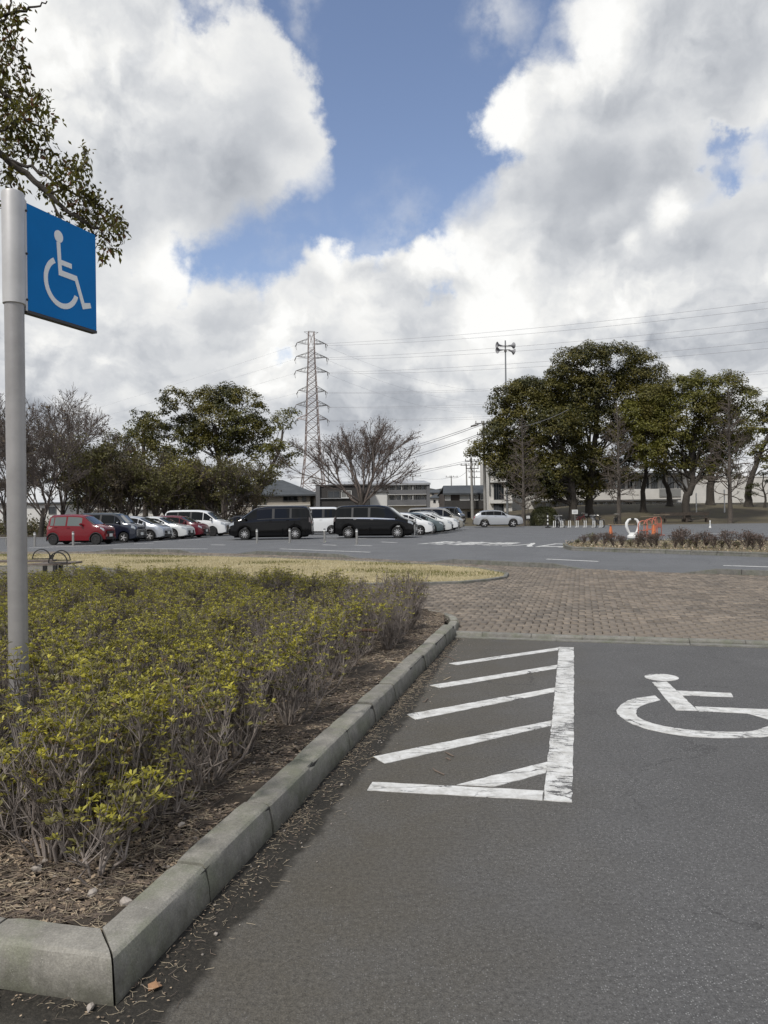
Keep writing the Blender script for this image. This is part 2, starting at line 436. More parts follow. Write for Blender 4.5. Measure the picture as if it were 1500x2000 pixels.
A_NEAR = (.114, .112, .110); A_ROAD = (.150, .153, .157)
asph_near = asphalt_mat('bay asphalt', A_NEAR, .75, warm=(.094, .085, .069), stain=True)
asph_road = asphalt_mat('road asphalt', A_ROAD, .25)
paint_dia = paint_mat('white paint thick', .08, KANG - R(75), A_NEAR)
paint_line = paint_mat('white paint scuffed', .17, KANG - R(90), A_NEAR)
paint_sym = paint_mat('white paint symbol', .08, KANG - R(90), A_NEAR)
paint_road = paint_mat('white paint road', .10, 0.4, A_ROAD)
concrete_kerb = concrete_mat('kerb concrete', (.300, .285, .250), moss=.75)
concrete_edge = concrete_mat('edging concrete', (.26, .25, .225))
concrete_road = concrete_mat('road kerb concrete', (.20, .195, .18))

# ---------------------------------------------------------------- the ground
def sheet(name, poly, z, m, kind='structure', sub=0, jit=0):
    bm = bmesh.new(); vs = [bm.verts.new((p[0], p[1], z)) for p in poly]; f = bm.faces.new(vs)
    if f.normal.z < 0: bmesh.ops.reverse_faces(bm, faces=[f])
    bmesh.ops.triangulate(bm, faces=bm.faces[:])
    bm.normal_update()
    for q in bm.faces:
        if q.normal.z < 0: q.normal_flip()
    me = bpy.data.meshes.new(name); bm.to_mesh(me); bm.free()
    return tag(link(name, me, m), kind=kind)

soil_far = mat('bare park soil', (.075, .058, .038), .95, var=.5, scale=.35, bump=.6, bscale=9, col2=(.10, .085, .045))
def mound(x, y):
    """height of the ground: level car park, a low rise under the park trees on the right"""
    a = min(max((y - 75.5) / 26.0, 0), 1); a = a * a * (3 - 2 * a)
    b = min(max((x - 9.0) / 20.0, 0), 1)
    return 2.3 * a * (.35 + .65 * b) * (1 if x > 6 else max(0, (x + 2) / 8))
def build_ground():
    xs = [-2500, -900, -300, -120, -70] + list(np.arange(-50, 90, 4.0)) + [100, 130, 200, 400, 1000, 2500]
    ys = [-200, -40, -5, 40, 70] + list(np.arange(74, 112, 2.5)) + [125, 160, 250, 500, 1200, 3500]
    V = []; Fc = []
    for y in ys:
        for x in xs:
            z = -.05
            if y >= 74: z += mound(x, y)
            V.append((x, y, z))
    nx = len(xs)
    for j in range(len(ys) - 1):
        for i in range(nx - 1): Fc.append((j*nx+i, j*nx+i+1, (j+1)*nx+i+1, (j+1)*nx+i))
    o = link('ground', npmesh('ground', V, Fc, smooth=True), soil_far); tag(o, kind='structure')
build_ground()

YEDGE = 73.5                                  # far edge of the tarmac
sheet('road', [(-75, 14), (75, 14), (75, YEDGE), (12, YEDGE), (8, 78), (-20, 78), (-75, 78)], 0.0, asph_road)
BAY_FAR_L, BAY_FAR_R = G(880, 1246), G(1500, 1266)
bdir = (BAY_FAR_R - BAY_FAR_L).normalized()
far_r = BAY_FAR_L + bdir * 16
sheet('parking_bay', [(-14, -6), (14, -6), (14, far_r.y), (far_r.x, far_r.y), tuple(BAY_FAR_L - bdir * .2)[:2], (-1.2, 9.6), (-1.2, 2.45), (-14, 4.4)], 0.0, asph_near)

# painted marks of the accessible bay -------------------------------------
def sub_edge(pts, step=.05, jit=.004):
    out = []
    n = len(pts)
    for i in range(n):
        a, b = Vector(pts[i]), Vector(pts[(i+1) % n]); k = max(1, int((b - a).length / step))
        for j in range(k):
            q = a.lerp(b, j / k); out.append((q.x + random.uniform(-jit, jit), q.y + random.uniform(-jit, jit)))
    return out
def marking(name, px, m, z=0.0035, jit=.004, parent=None):
    return mark_ground(name, [G(*p) for p in px], m, z, jit)
def mark_ground(name, pts, m, z=0.0035, jit=.004):
    pl = sub_edge([(p[0], p[1], 0) for p in pts], .06, jit)
    b = MB(); b.prism(pl, -.002, z)
    return tag(b.build(name, m), kind='structure')
marking('bay_line', [(1092,1264),(1121,1265),(1121,1330),(1121,1400),(1120,1480),(1117,1567),(1062,1564),(1066,1520),(1070,1480),(1079,1400),(1086,1330)], paint_line, .0045)
for q in ([(877,1296),(1092,1265),(1090,1270),(893,1299)], [(840,1339),(1089,1299),(1087.5,1306),(860,1344)],
          [(794,1396),(1084,1343.5),(1082.5,1352),(812,1406)], [(730,1478),(1077,1408),(1075,1418),(752,1492)],
          [(893,1533.5),(1069,1488),(1067,1510),(965,1536.5)], [(728,1528),(1061,1545),(1060,1563.5),(717,1544)]):
    marking('hatch_stripe', q, paint_dia)
def symbol_marking():
    zz = lambda x, y: (x * .2133 + 1180, y * .2133 + 1280)
    e1 = (G(*zz(680, 205)) - G(*zz(370, 200))) / 2; c = (G(*zz(680, 205)) + G(*zz(370, 200))) / 2
    r = e1.length
    root = mark_ground('wheelchair_symbol', [(c.x + r*math.cos(t), c.y + r*math.sin(t)*.98, 0) for t in np.linspace(0, 2*math.pi, 20)[:-1]], paint_dia, .0035, .002)
    parts = [[(440,248),(575,243),(715,372),(860,510),(662,505),(545,380)], [(668,325),(1160,347),(1182,384),(712,368)],
        [(836,470),(1320,490),(1500,497),(1640,560),(1980,820),(1760,850),(1500,588),(1310,532),(862,513)]]
    arc_o = [(470,370),(250,405),(140,470),(118,520),(160,570),(260,630),(450,690),(700,735),(1000,757),(1300,757),(1520,742),(1680,705)]
    arc_i = [(1560,640),(1500,652),(1380,690),(1250,703),(1000,700),(700,675),(480,635),(330,580),(292,535),(335,468),(512,412)]
    def cr(q, n=5):
        q = [np.array(p, float) for p in q]; out = []
        for i in range(len(q) - 1):
            a, b, c_, d = q[max(i-1, 0)], q[i], q[i+1], q[min(i+2, len(q)-1)]
            for k in range(n):
                t = k / n; out.append(tuple(.5 * (2*b + (c_-a)*t + (2*a-5*b+4*c_-d)*t*t + (3*b-a-3*c_+d)*t**3)))
        return out + [tuple(q[-1])]
    parts.append(cr(arc_o) + cr(arc_i))
    for p in parts:
        o = mark_ground('symbol_stroke', [G(*zz(*q)) for q in p], paint_sym, .0035, .004); del o['kind']
        o.parent = root
symbol_marking()

# lines further off on the road -------------------------------------------
def road_line(a, b, w=.13):
    p, q = G(*a), G(*b); d = (q - p).normalized(); n = Vector((-d.y, d.x, 0)) * w / 2
    mark_ground('road_line', [p - n, q - n, q + n, p + n], paint_road, .004, .006)
for a, b in (((547,1072),(723,1078.5)), ((631,1064),(657,1065)), ((693,1065),(726,1066)), ((1068,1092),(1169,1096.5)), ((1413,1104.5),(1540,1108.5)),
             ((222,1072),(405,1072)), ((57,1070),(235,1064)), ((745,1058.5),(775,1060)), ((413,1064),(440,1064.5)), ((480,1054),(640,1048)),
             ((300,1058),(333,1056)), ((262,1062),(300,1061)), ((350,1055),(392,1053)), ((640,1049),(690,1047)), ((700,1052),(845,1043)),
             ((850,1042),(880,1039)), ((875,1037),(905,1035.5)), ((890,1034),(915,1033)), ((1365,1048),(1440,1047)), ((1330,1043),(1420,1041.5))):
    road_line(a, b)

def road_text():
    cu = bpy.data.curves.new('lettering', 'FONT'); cu.body = '駐車場入口'; cu.size = 1; cu.offset = .022
    o = bpy.data.objects.new('lettering', cu); C.objects.link(o)
    dg = bpy.context.evaluated_depsgraph_get(); ev = o.evaluated_get(dg)
    me = bpy.data.meshes.new_from_object(ev)
    bpy.data.objects.remove(o)
    co = np.array([v.co[:] for v in me.vertices]) if len(me.vertices) else np.zeros((1, 3))
    lo, hi = co.min(0), co.max(0)
    O = G(808, 1063.2); E1 = G(1095, 1069.5) - O; E2 = (G(1066, 1060.4) - G(1018, 1067.4))
    for v in me.vertices:
        a = (v.co.x - lo[0]) / (hi[0] - lo[0]); b = (v.co.y - lo[1]) / (hi[1] - lo[1])
        v.co = O + E1 * a + E2 * b; v.co.z = .005
    o = link('road_lettering', me, paint_road); tag(o, kind='structure')
    bm = bmesh.new(); bm.from_mesh(me)
    for f in bm.faces:
        if f.normal.z < 0: f.normal_flip()
    bm.to_mesh(me); bm.free()
    print('TEXT', lo, hi, len(me.vertices))
road_text()

# kerb round the planting bed ---------------------------------------------
KP = [(-.156, -.10), (-.154, .144), (-.149, .150), (-.110, .151), (-.044, .150), (-.030, .147), (-.018, .137), (-.013, .122), (-.007, .07), (.000, .01), (.001, -.10)]
def kerb_block(a, b, du, name='kerb_stone', parent=None, m=None, prof=KP, mitre0=0.0, mitre1=0.0, n=7):
    """one cast block from a to b; the profile's v runs to the right of travel"""
    d = (b - a); L = d.length; d.normalize(); r = Vector((d.y, -d.x, 0))
    vs = []; fs = []; k = len(prof)
    tilt, dz, sh = (random.uniform(-.009, .009), random.uniform(-.005, .005), random.uniform(-.005, .005)) if not (mitre0 or mitre1) else (0, 0, 0)
    for i in range(n + 1):
        t = du + (L - 2 * du) * i / n
        for v, z in prof:
            s = t
            s = t + mitre0 * v * (1 - i / n) + mitre1 * v * (i / n)
            j = .0016
            chip = abs(random.gauss(0, .006)) if (-.05 < v < -.005 and z > .1 and random.random() < .25) else 0
            e = chip + .004 if (i == n and not mitre1 or i == 0 and not mitre0) and z > .1 else 0
            p = a + d * s + r * (v + sh + random.uniform(-j, j) - (e if v > -.05 else -e)) ; p.z = z - e + dz + tilt * (i / n - .5) + random.uniform(-j, j) * .8
            vs.append(p)
    for i in range(n):
        for q in range(k - 1): fs.append((i*k+q, i*k+q+1, (i+1)*k+q+1, (i+1)*k+q))
    fs.append(tuple(range(k - 1, -1, -1))); fs.append(tuple(n*k + q for q in range(k)))
    b_ = MB(); b_.add(vs, fs)
    me = b_.mesh(name, 24)
    bm = bmesh.new(); bm.from_mesh(me); bmesh.ops.recalc_face_normals(bm, faces=bm.faces); bm.to_mesh(me); bm.free()
    return link(name, me, m or concrete_kerb, parent)
def build_kerb():
    root = empty('bed_kerb'); root['kind'] = 'structure'
    step = .60; nblk = int(KLEN / step)
    step = KLEN / nblk
    for i in range(nblk):
        a = K0 + KU * (i * step); b = K0 + KU * ((i + 1) * step)
        kerb_block(a, b, .0055, parent=root, mitre0=(-1.0 if i == 0 else 0))
    mm = MB(); core = mat('joint mortar', (.05, .048, .042), .95, var=.4, scale=30)
    q0 = K0 - KV * .15 + KU * .16; mm.prism([tuple(p)[:2] for p in (q0, q0 + KV * .130, K1 - KV * .02, K1 - KV * .15)], -.05, .132); mm.build('joint_mortar', core, root)
    # the leg to the left along the front of the bed
    FL = G(0, 1931); fd = (FL - K0).normalized()
    for i in range(4):
        b = K0 + fd * (i * .6); a = K0 + fd * ((i + 1) * .6 - (.08 if i == 0 else 0.08))
        b = K0 + fd * (i * .6 - (.08 if i else 0))
        kerb_block(a, b, .004, parent=root, mitre1=(1.0 if i == 0 else 0))
    # the rounded far end, turning left behind the shrubs
    pts = [K1]
    for q in ((897,1228),(893,1219),(877,1212),(840,1205),(800,1199)): pts.append(G(*q))
    for i in range(len(pts) - 1): kerb_block(pts[i], pts[i+1], .003, parent=root, prof=[(v*.8, z - .035 if z > 0 else z) for v, z in KP], n=3)
    return fd
FD = build_kerb()

# planting bed soil --------------------------------------------------------
BEDF = K0 + FD * 2.4
soil = mat('bed soil', (.044, .034, .024), .97, var=.5, scale=7, bump=1.0, bscale=45, col2=(.085, .066, .048))
inner = K0 - KV * .16 + KU * .17
bed_poly = [tuple(inner)[:2], tuple(K1 - KV * .15)[:2], tuple(G(868,1214))[:2], tuple(G(800,1202))[:2], tuple(G(640,1188))[:2], tuple(G(300,1170))[:2], tuple(G(0,1163))[:2], tuple(G(-300,1160))[:2],
            tuple(BEDF + FD * 2.5 + KU * .17)[:2]]
def build_bed():
    lo = np.min(bed_poly, 0); hi = np.max(bed_poly, 0); st = .09
    xs = np.arange(lo[0], hi[0] + st, st); ys = np.arange(lo[1], hi[1] + st, st)
    X, Y = np.meshgrid(xs, ys); pts = np.stack([X.ravel(), Y.ravel()], 1)
    z = .112 + .018 * np.sin(X * 3.1 + Y * 1.7) * np.cos(Y * 2.3 - X) + rng.normal(0, .010, X.shape)
    V = np.stack([X.ravel(), Y.ravel(), z.ravel()], 1); ok = in_poly(pts, bed_poly)
    ny, nx = X.shape; idx = np.arange(ny * nx).reshape(ny, nx)
    Q = np.stack([idx[:-1, :-1], idx[:-1, 1:], idx[1:, 1:], idx[1:, :-1]], -1).reshape(-1, 4)
    Q = Q[ok[Q].any(1)]
    # pull stray rim points back onto the outline
    u, inv = np.unique(Q.ravel(), return_inverse=True)
    V = V[u]; Q = inv.reshape(-1, 4)
    bad = ~in_poly(V[:, :2], bed_poly); bp = np.array(bed_poly)
    for i in np.nonzero(bad)[0]:
        p = V[i, :2]; best = None
        for k in range(len(bp)):
            a, b = bp[k], bp[(k+1) % len(bp)]; t = np.clip(np.dot(p - a, b - a) / np.dot(b - a, b - a), 0, 1); q = a + t * (b - a); dd = np.hypot(*(p - q))
            if best is None or dd < best[0]: best = (dd, q)
        V[i, :2] = best[1]
    tag(link('planting_bed', npmesh('planting_bed', V, Q, smooth=True), soil), kind='structure')
build_bed()

# brick paving -------------------------------------------------------------
BR0 = G(890, 1240); be1 = bdir; be2 = Vector((-bdir.y, bdir.x, 0))
if be2.y < 0: be2 = -be2
road_kerb_line = [(0,1079),(250,1078.5),(385,1081),(465,1083),(715,1092.5),(835,1099),(1150,1113.5),(1330,1121.5),(1500,1126),(1900,1140)]
pave_poly = [BR0 - be1 * .3 + be2 * .0, BR0 + be1 * 16] + [G(*q) for q in road_kerb_line[::-1]] + [G(-250,1085), G(-300,1166), G(0,1163), G(300,1170), G(640,1188), G(800,1202), G(868,1214), G(896,1228)]
pave_poly = [(p.x, p.y) for p in pave_poly]
sand = mat('joint sand', (.055, .048, .040), .95, var=.4, scale=30)
sheet('paving_bed', pave_poly, .006, sand)
brick_m = mat('paving brick', (.218, .180, .140), .85, var=.35, scale=1.1, bump=.4, bscale=60, col2=(.160, .136, .110), island=.6, obj=.0)
def build_bricks():
    P2 = np.array(pave_poly); B0 = np.array(BR0[:2]); E1 = np.array(be1[:2]); E2 = np.array(be2[:2])
    rel = P2 - B0; ca = rel @ E1; cb = rel @ E2; u = .1
    i0, i1 = int(ca.min() / u) - 2, int(ca.max() / u) + 2; j0, j1 = 0, int(cb.max() / u) + 2
    I, J = np.meshgrid(np.arange(i0, i1), np.arange(j0, j1)); I = I.ravel(); J = J.ravel(); t = (I - J) % 4
    H = t == 0; Vv = t == 3
    cen = np.concatenate([np.stack([(I[H] + 1.0) * u, (J[H] + .5) * u], 1), np.stack([(I[Vv] + .5) * u, (J[Vv] + 1.0) * u], 1)])
    ish = np.concatenate([np.ones(H.sum(), bool), np.zeros(Vv.sum(), bool)])
    wp = B0 + cen[:, :1] * E1 + cen[:, 1:] * E2
    # keep what lies in the paving, is clear of the lawn, and can be seen
    ok = in_poly(wp, pave_poly) & ~in_poly(wp, LAWN) & (np.abs(wp[:, 0]) < .60 * wp[:, 1] + .6)
    wp, ish, cen = wp[ok], ish[ok], cen[ok]
    order = np.argsort(wp[:, 1]); near = order[:300]; rest = order[300:]
    hw = np.where(ish[:, None], [[.0965, .0465]], [[.0465, .0965]])
    def corners(idx):
        n = len(idx); out = np.zeros((n, 8, 3)); ch = .006
        sg = np.array([(-1,-1),(1,-1),(1,1),(-1,1)])
        for lv, (off, z) in enumerate(((0, .008), (ch, .034))):
            loc = sg[None] * (hw[idx][:, None, :] - off)
            out[:, lv*4:lv*4+4, :2] = loc[..., :1] * E1 + loc[..., 1:] * E2
            out[:, lv*4:lv*4+4, 2] = z
        return out
    FC = np.array([(0,1,5,4),(1,2,6,5),(2,3,7,6),(3,0,4,7),(4,5,6,7)])
    root = empty('brick_paving'); root['kind'] = 'structure'
    base = {}
    for k in (True, False):
        i = [q for q in near if ish[q] == k][0]; base[k] = npmesh('brick', corners(np.array([i]))[0], FC); base[k].materials.append(brick_m)
    for i in near:
        o = bpy.data.objects.new('brick', base[bool(ish[i])]); C.objects.link(o); o.parent = root
        o.location = (wp[i, 0], wp[i, 1], random.uniform(-.0025, .0025)); o.rotation_euler = (random.uniform(-.012, .012), random.uniform(-.012, .012), random.uniform(-.01, .01))
    c = corners(rest); c[:, :, :2] += wp[rest][:, None, :]; c[:, 4:, 2] += rng.normal(0, .0034, (len(rest), 1)) + rng.normal(0, .0012, (len(rest), 4)); n = len(rest)
    Fa = (FC[None] + (np.arange(n) * 8)[:, None, None]).reshape(-1, 4)
    o = link('bricks', npmesh('bricks', c.reshape(-1, 3), Fa), brick_m, root); o['kind'] = 'stuff'
    print('bricks', len(wp))

lawn_px = [(990,1121),(986,1128),(955,1133),(900,1138),(800,1141),(700,1142),(600,1141),(480,1138.5),(400,1135),(330,1131),(262,1127),(246,1119),(225,1113),(180,1108.5),(120,1106.5),(60,1106),(0,1107),(-150,1108),
           (-150,1083),(0,1083),(120,1082),(250,1083.5),(380,1086),(520,1090),(640,1094.5),(760,1099),(850,1104),(940,1111)]
LAWN = [(p.x, p.y) for p in (G(x, y, .05) for x, y in lawn_px)]
build_bricks()

# edging course between bay and paving -------------------------------------
def build_edging():
    root = empty('paving_edging'); root['kind'] = 'structure'
    prof = [(-.06, -.05), (-.06, .030), (-.052, .046), (-.035, .054), (.030, .054), (.048, .046), (.056, .030), (.058, -.05)]
    st = BR0 - be1 * .25 - be2 * .065
    for i in range(24): kerb_block(st + be1 * (i * .6), st + be1 * ((i + 1) * .6), .003, name='edging_stone', parent=root, m=concrete_edge, prof=prof, n=3)
    flat = [(-.055, -.03), (-.055, .012), (.055, .010), (.056, -.03)]
    st = st - be2 * .122
    for i in range(10): kerb_block(st + be1 * (i * 1.5), st + be1 * ((i + 1) * 1.5), .003, name='gutter_slab', parent=root, m=concrete_edge, prof=flat, n=2)
build_edging()

# lawn ----------------------------------------------------------------------
lawn_soil = mat('winter lawn soil', (.40, .33, .18), .95, scale=1.2, bump=.8, bscale=30, col2=(.30, .25, .13))
def fan(name, poly, z, zc, m, kind):
    c = np.mean(poly, 0); V = [(x, y, z) for x, y in poly]; n = len(poly)
    for k in (.93, .8): V += [(c[0] + (x-c[0])*k, c[1] + (y-c[1])*k, z + zc * (1 if k < .9 else .6)) for x, y in poly]
    return V
o = sheet('lawn', LAWN, .062, lawn_soil)
def ribbon(name, pts, w, z0, z1, m, closed=False, kind='structure', piece=None, parent=None):
    """low edging along a line of ground points"""
    b = MB(); n = len(pts); pts = [Vector((p[0], p[1], 0)) for p in pts]
    def side(i):
        d = (pts[(i+1) % n] - pts[i-1]) if closed else (pts[min(i+1, n-1)] - pts[max(i-1, 0)])
        d.normalize(); return Vector((-d.y, d.x, 0)) * w / 2
    prof = [(-1, z0), (-1, z1 - .01), (-.8, z1), (.8, z1), (1, z1 - .01), (1, z0)]; k = len(prof)
    vs = [pts[i] + side(i) * a + Vector((0, 0, z)) for i in range(n) for a, z in prof]
    fs = [((i*k)+q, (i*k)+q+1, ((i+1) % n)*k+q+1, ((i+1) % n)*k+q) for i in range(n if closed else n-1) for q in range(k-1)]
    b.add(vs, fs); o = b.build(name, m)
    return tag(o, kind=kind)
ribbon('lawn_edging', LAWN, .10, -.02, .085, concrete_road, closed=True)
pad_m = concrete_mat('bench pad', (.20, .18, .155))
pad = [G(*q, .02) for q in ((246,1121),(225,1115),(180,1110),(120,1108),(60,1107.5),(0,1108.5),(-150,1110),(-200,1150),(0,1150),(120,1146),(200,1138),(236,1130))]
sheet('bench_pad', [(p.x, p.y) for p in pad], .046, pad_m)

def blades(name, poly, n, h, w, mats, z, keep=None, lean=.5):
    poly = np.array(poly); lo, hi = poly.min(0), poly.max(0); pts = rng.uniform(lo, hi, (n, 2)); pts = pts[in_poly(pts, poly)]
    vis = np.abs(pts[:, 0]) < .58 * pts[:, 1] + .5; pts = pts[vis]
    if keep is not None: pts = keep(pts)
    n = len(pts); a = rng.uniform(0, 2*math.pi, n); hh = h * rng.uniform(.4, 1.3, n); ww = w * rng.uniform(.6, 1.3, n)
    ln = rng.normal(0, lean, (n, 2)) * hh[:, None]
    V = np.zeros((n, 3, 3)); V[:, 0, :2] = pts + np.stack([np.cos(a), np.sin(a)], 1) * ww[:, None] / 2; V[:, 1, :2] = pts - np.stack([np.cos(a), np.sin(a)], 1) * ww[:, None] / 2
    V[:, :2, 2] = z; V[:, 2, :2] = pts + ln; V[:, 2, 2] = z + hh
    return pts, V
def build_lawn_grass():
    pts, V = blades('grass', LAWN, 135000, .045, .012, None, .06)
    patch = .25 + np.sin(pts[:, 0] * 1.3 + 2 * np.sin(pts[:, 1] * .7)) + np.sin(pts[:, 1] * 2.1 + pts[:, 0] * .6) + rng.normal(0, .55, len(pts))
    green = (patch > 1.25) | ((np.hypot((pts[:, 0] - 1.4) / 1.6, (pts[:, 1] - 17.6) / .7) < rng.uniform(.3, 1.2, len(pts))) & (rng.random(len(pts)) < .75))
    V[green, 2, 2] += .015
    me = npmesh('lawn_grass', V.reshape(-1, 3), np.arange(len(V) * 3).reshape(-1, 3), np.where(green, 1, 0))
    o = link('lawn_grass', me); me.materials.append(leaf_mat('dry grass', (.52, .460, .315), (.40, .35, .215), .8, .7, .1)); me.materials.append(leaf_mat('green grass', (.10, .115, .025), (.15, .14, .04), 2, .6, .1))
    tag(o, 'short straw coloured winter grass with a few green tufts', 'grass', kind='stuff')
build_lawn_grass()

# kerbs along the road, with dropped ends -----------------------------------
def road_kerb(pxs, h=.14, w=.17, ends=(1, 1), back=True):
    pts = [G(*q) for q in pxs]; root = empty('road_kerb'); root['kind'] = 'structure'
    path = []
    for i in range(len(pts) - 1):
        n = max(1, round((pts[i+1] - pts[i]).length / .6))
        for j in range(n): path.append(pts[i].lerp(pts[i+1], j / n))
    path.append(pts[-1]); n = len(path) - 1
    for i in range(n):
        a, b = path[i], path[i+1]; d = (b - a).normalized(); nn = Vector((-d.y, d.x, 0)) * (1 if back else -1)
        if nn.y > 0 and back: nn = -nn
        ha = h * (min(1, i / 2) if ends[0] else 1) + .012; hb = h * (min(1, (i + 1) / 2) if ends[0] else 1) + .012
        if ends[1]: ha = min(ha, h * min(1, (n - i) / 2) + .012); hb = min(hb, h * min(1, (n - i - 1) / 2) + .012)
        ha += random.uniform(-.004, .004); hb += random.uniform(-.004, .004)
        m = MB(); a2, b2 = a + d * .005, b - d * .005
        vs = []
        for p, hh in ((a2, ha), (b2, hb)):
            for s, z in ((0, -.05), (0.0, hh - .02), (.15, hh), (1, hh), (1, -.05)): q = p + nn * w * s; q.z = z; vs.append(q)
        fs = [(k, k+1, k+6, k+5) for k in range(4)] + [(4,3,2,1,0), (5,6,7,8,9)]
        m.add(vs, fs); o = m.build('kerb_stone', concrete_road, root)
        bm = bmesh.new(); bm.from_mesh(o.data); bmesh.ops.recalc_face_normals(bm, faces=bm.faces); bm.to_mesh(o.data); bm.free()
road_kerb([(-60,1078),(16,1079)], ends=(0, 1))
road_kerb([(168,1080),(300,1079),(391,1081.5)])
road_kerb([(465,1082),(600,1087),(718,1093)])
road_kerb([(830,1099),(960,1105),(1085,1111),(1158,1114.5)])
road_kerb([(1318,1121),(1400,1123),(1560,1129)], ends=(1, 0))

# ------------------------------------------------------------ trees and shrubs
def seg_mesh(name, segs, sides=4):
    """twigs: (n,8) rows x0 y0 z0 x1 y1 z1 r0 r1 -> one mesh of tapered prisms"""
    s = np.asarray(segs, float); n = len(s); a, b = s[:, :3], s[:, 3:6]; d = b - a
    L = np.linalg.norm(d, axis=1, keepdims=True) + 1e-9; d = d / L
    ref = np.where(np.abs(d[:, 2:3]) < .9, [[0, 0, 1.0]], [[1.0, 0, 0]]); u = np.cross(d, ref); u /= np.linalg.norm(u, axis=1, keepdims=True); v = np.cross(d, u)
    an = np.arange(sides) * 2 * math.pi / sides; V = np.zeros((n, 2, sides, 3))
    for e, (p, r) in enumerate(((a, s[:, 6]), (b + d * np.minimum(L, s[:, 7:8] * .8), s[:, 7]))):
        V[:, e] = p[:, None] + r[:, None, None] * (np.cos(an)[None, :, None] * u[:, None] + np.sin(an)[None, :, None] * v[:, None])
    k = np.arange(sides); k2 = (k + 1) % sides; base = np.stack([k, k2, k2 + sides, k + sides], 1)
    Fc = (base[None] + (np.arange(n) * 2 * sides)[:, None, None]).reshape(-1, 4)
    return npmesh(name, V.reshape(-1, 3), Fc, smooth=True)

def leaf_mesh(name, pos, size, up=.6, out=None, aspect=.5, matidx=None, droop=0.0, fold=True):
    """folded leaf blades: pos (n,3), size (n,), normals scattered about `out`"""
    n = len(pos); nr = rng.normal(0, 1, (n, 3)); nr /= np.linalg.norm(nr, axis=1, keepdims=True)
    if out is not None: nr = nr * (1 - up) + out * up
    nr[:, 2] += .25; nr /= np.linalg.norm(nr, axis=1, keepdims=True)
    t = rng.normal(0, 1, (n, 3)); t[:, 2] -= droop * 3; t -= nr * (t * nr).sum(1, keepdims=True); t /= np.linalg.norm(t, axis=1, keepdims=True)
    b = np.cross(nr, t); s = size[:, None]
    V = np.zeros((n, 4, 3)); V[:, 0] = pos; V[:, 2] = pos + t * s
    mid = pos + t * s * .48 + nr * s * .10
    V[:, 1] = mid + b * s * aspect * .5; V[:, 3] = mid - b * s * aspect * .5
    Fc = np.arange(n * 4).reshape(-1, 4)
    return npmesh(name, V.reshape(-1, 3), Fc, matidx)

def smooth_path(pts, n=6, jit=0.0):
    pts = [np.array(p, float) for p in pts]; out = []
    for i in range(len(pts) - 1):
        p0, p1, p2, p3 = pts[max(i-1, 0)], pts[i], pts[i+1], pts[min(i+2, len(pts)-1)]
        for k in range(n):
            t = k / n; q = .5 * ((2*p1) + (p2-p0)*t + (2*p0-5*p1+4*p2-p3)*t*t + (3*p1-p0-3*p2+p3)*t**3)
            out.append(q + rng.normal(0, jit, 3) if jit and (i or k) else q)
    out.append(pts[-1]); return out

bark_dark = mat('dark bark', (.038, .031, .025), .95, var=.5, scale=6, bump=1, bscale=14, col2=(.062, .054, .045))
bark_grey = mat('grey bark', (.115, .098, .082), .95, var=.5, scale=5, bump=1, bscale=14, col2=(.075, .064, .055))
bark_twig = mat('brown twigs', (.150, .122, .106), .9, var=.4, scale=2)
bark_pale = mat('pale grey twigs', (.150, .122, .102), .9, var=.4, scale=2)
camphor = leaf_mat('camphor leaf', (.100, .092, .022), (.140, .122, .030), .55, .5, .25)
camphor_y = leaf_mat('bright camphor leaf', (.150, .145, .030), (.112, .110, .026), .6, .45, .25)
darkleaf = leaf_mat('dark evergreen leaf', (.042, .046, .016), (.060, .060, .020), .7, .45, .15)
brownleaf = leaf_mat('withered brown leaf', (.140, .105, .068), (.115, .095, .052), .8, .7, .2)
oliveleaf = leaf_mat('olive brown leaf', (.120, .108, .036), (.090, .086, .030), .8, .6, .2)
yellowleaf = leaf_mat('yellow green leaf', (.20, .18, .045), (.15, .135, .035), .8, .6, .25)
redtip = leaf_mat('reddish bud', (.10, .048, .038), (.075, .048, .036), .9, .7, .2)

def crown_points(lobes, leaf, dens, hollow=.55):
    """leaf positions in clumps over the shells of the lobes; lobes: (centre, radius)"""
    Ps, Os = [], []
    for c, r in lobes:
        c = np.array(c); ns = max(8, int(19 * (r / 1.5) ** 2 * dens))
        dirs = rng.normal(0, 1, (ns, 3)); dirs /= np.linalg.norm(dirs, axis=1, keepdims=True); dirs[:, 2] = np.where(dirs[:, 2] < -.45, -dirs[:, 2], dirs[:, 2])
        rr = r * rng.uniform(hollow, 1.0, ns) ** .6; cc = c + dirs * rr[:, None] * [1, 1, .88]
        for q, dd in zip(cc, dirs):
            cr = rng.uniform(.26, .42) * max(r, .9) ** .5 * .95; nl = int(rng.uniform(28, 60) * (cr / .5) ** 1.3 * (.22 / leaf) ** 1.2)
            o = rng.normal(0, 1, (nl, 3)); o /= np.linalg.norm(o, axis=1, keepdims=True)
            Ps.append(q + o * (cr * rng.uniform(.5, 1.1, nl) ** .5)[:, None] * [1.15, 1.15, .75]); Os.append(o * .5 + dd * .5 + [0, 0, .2])
    return np.concatenate(Ps), np.concatenate(Os)

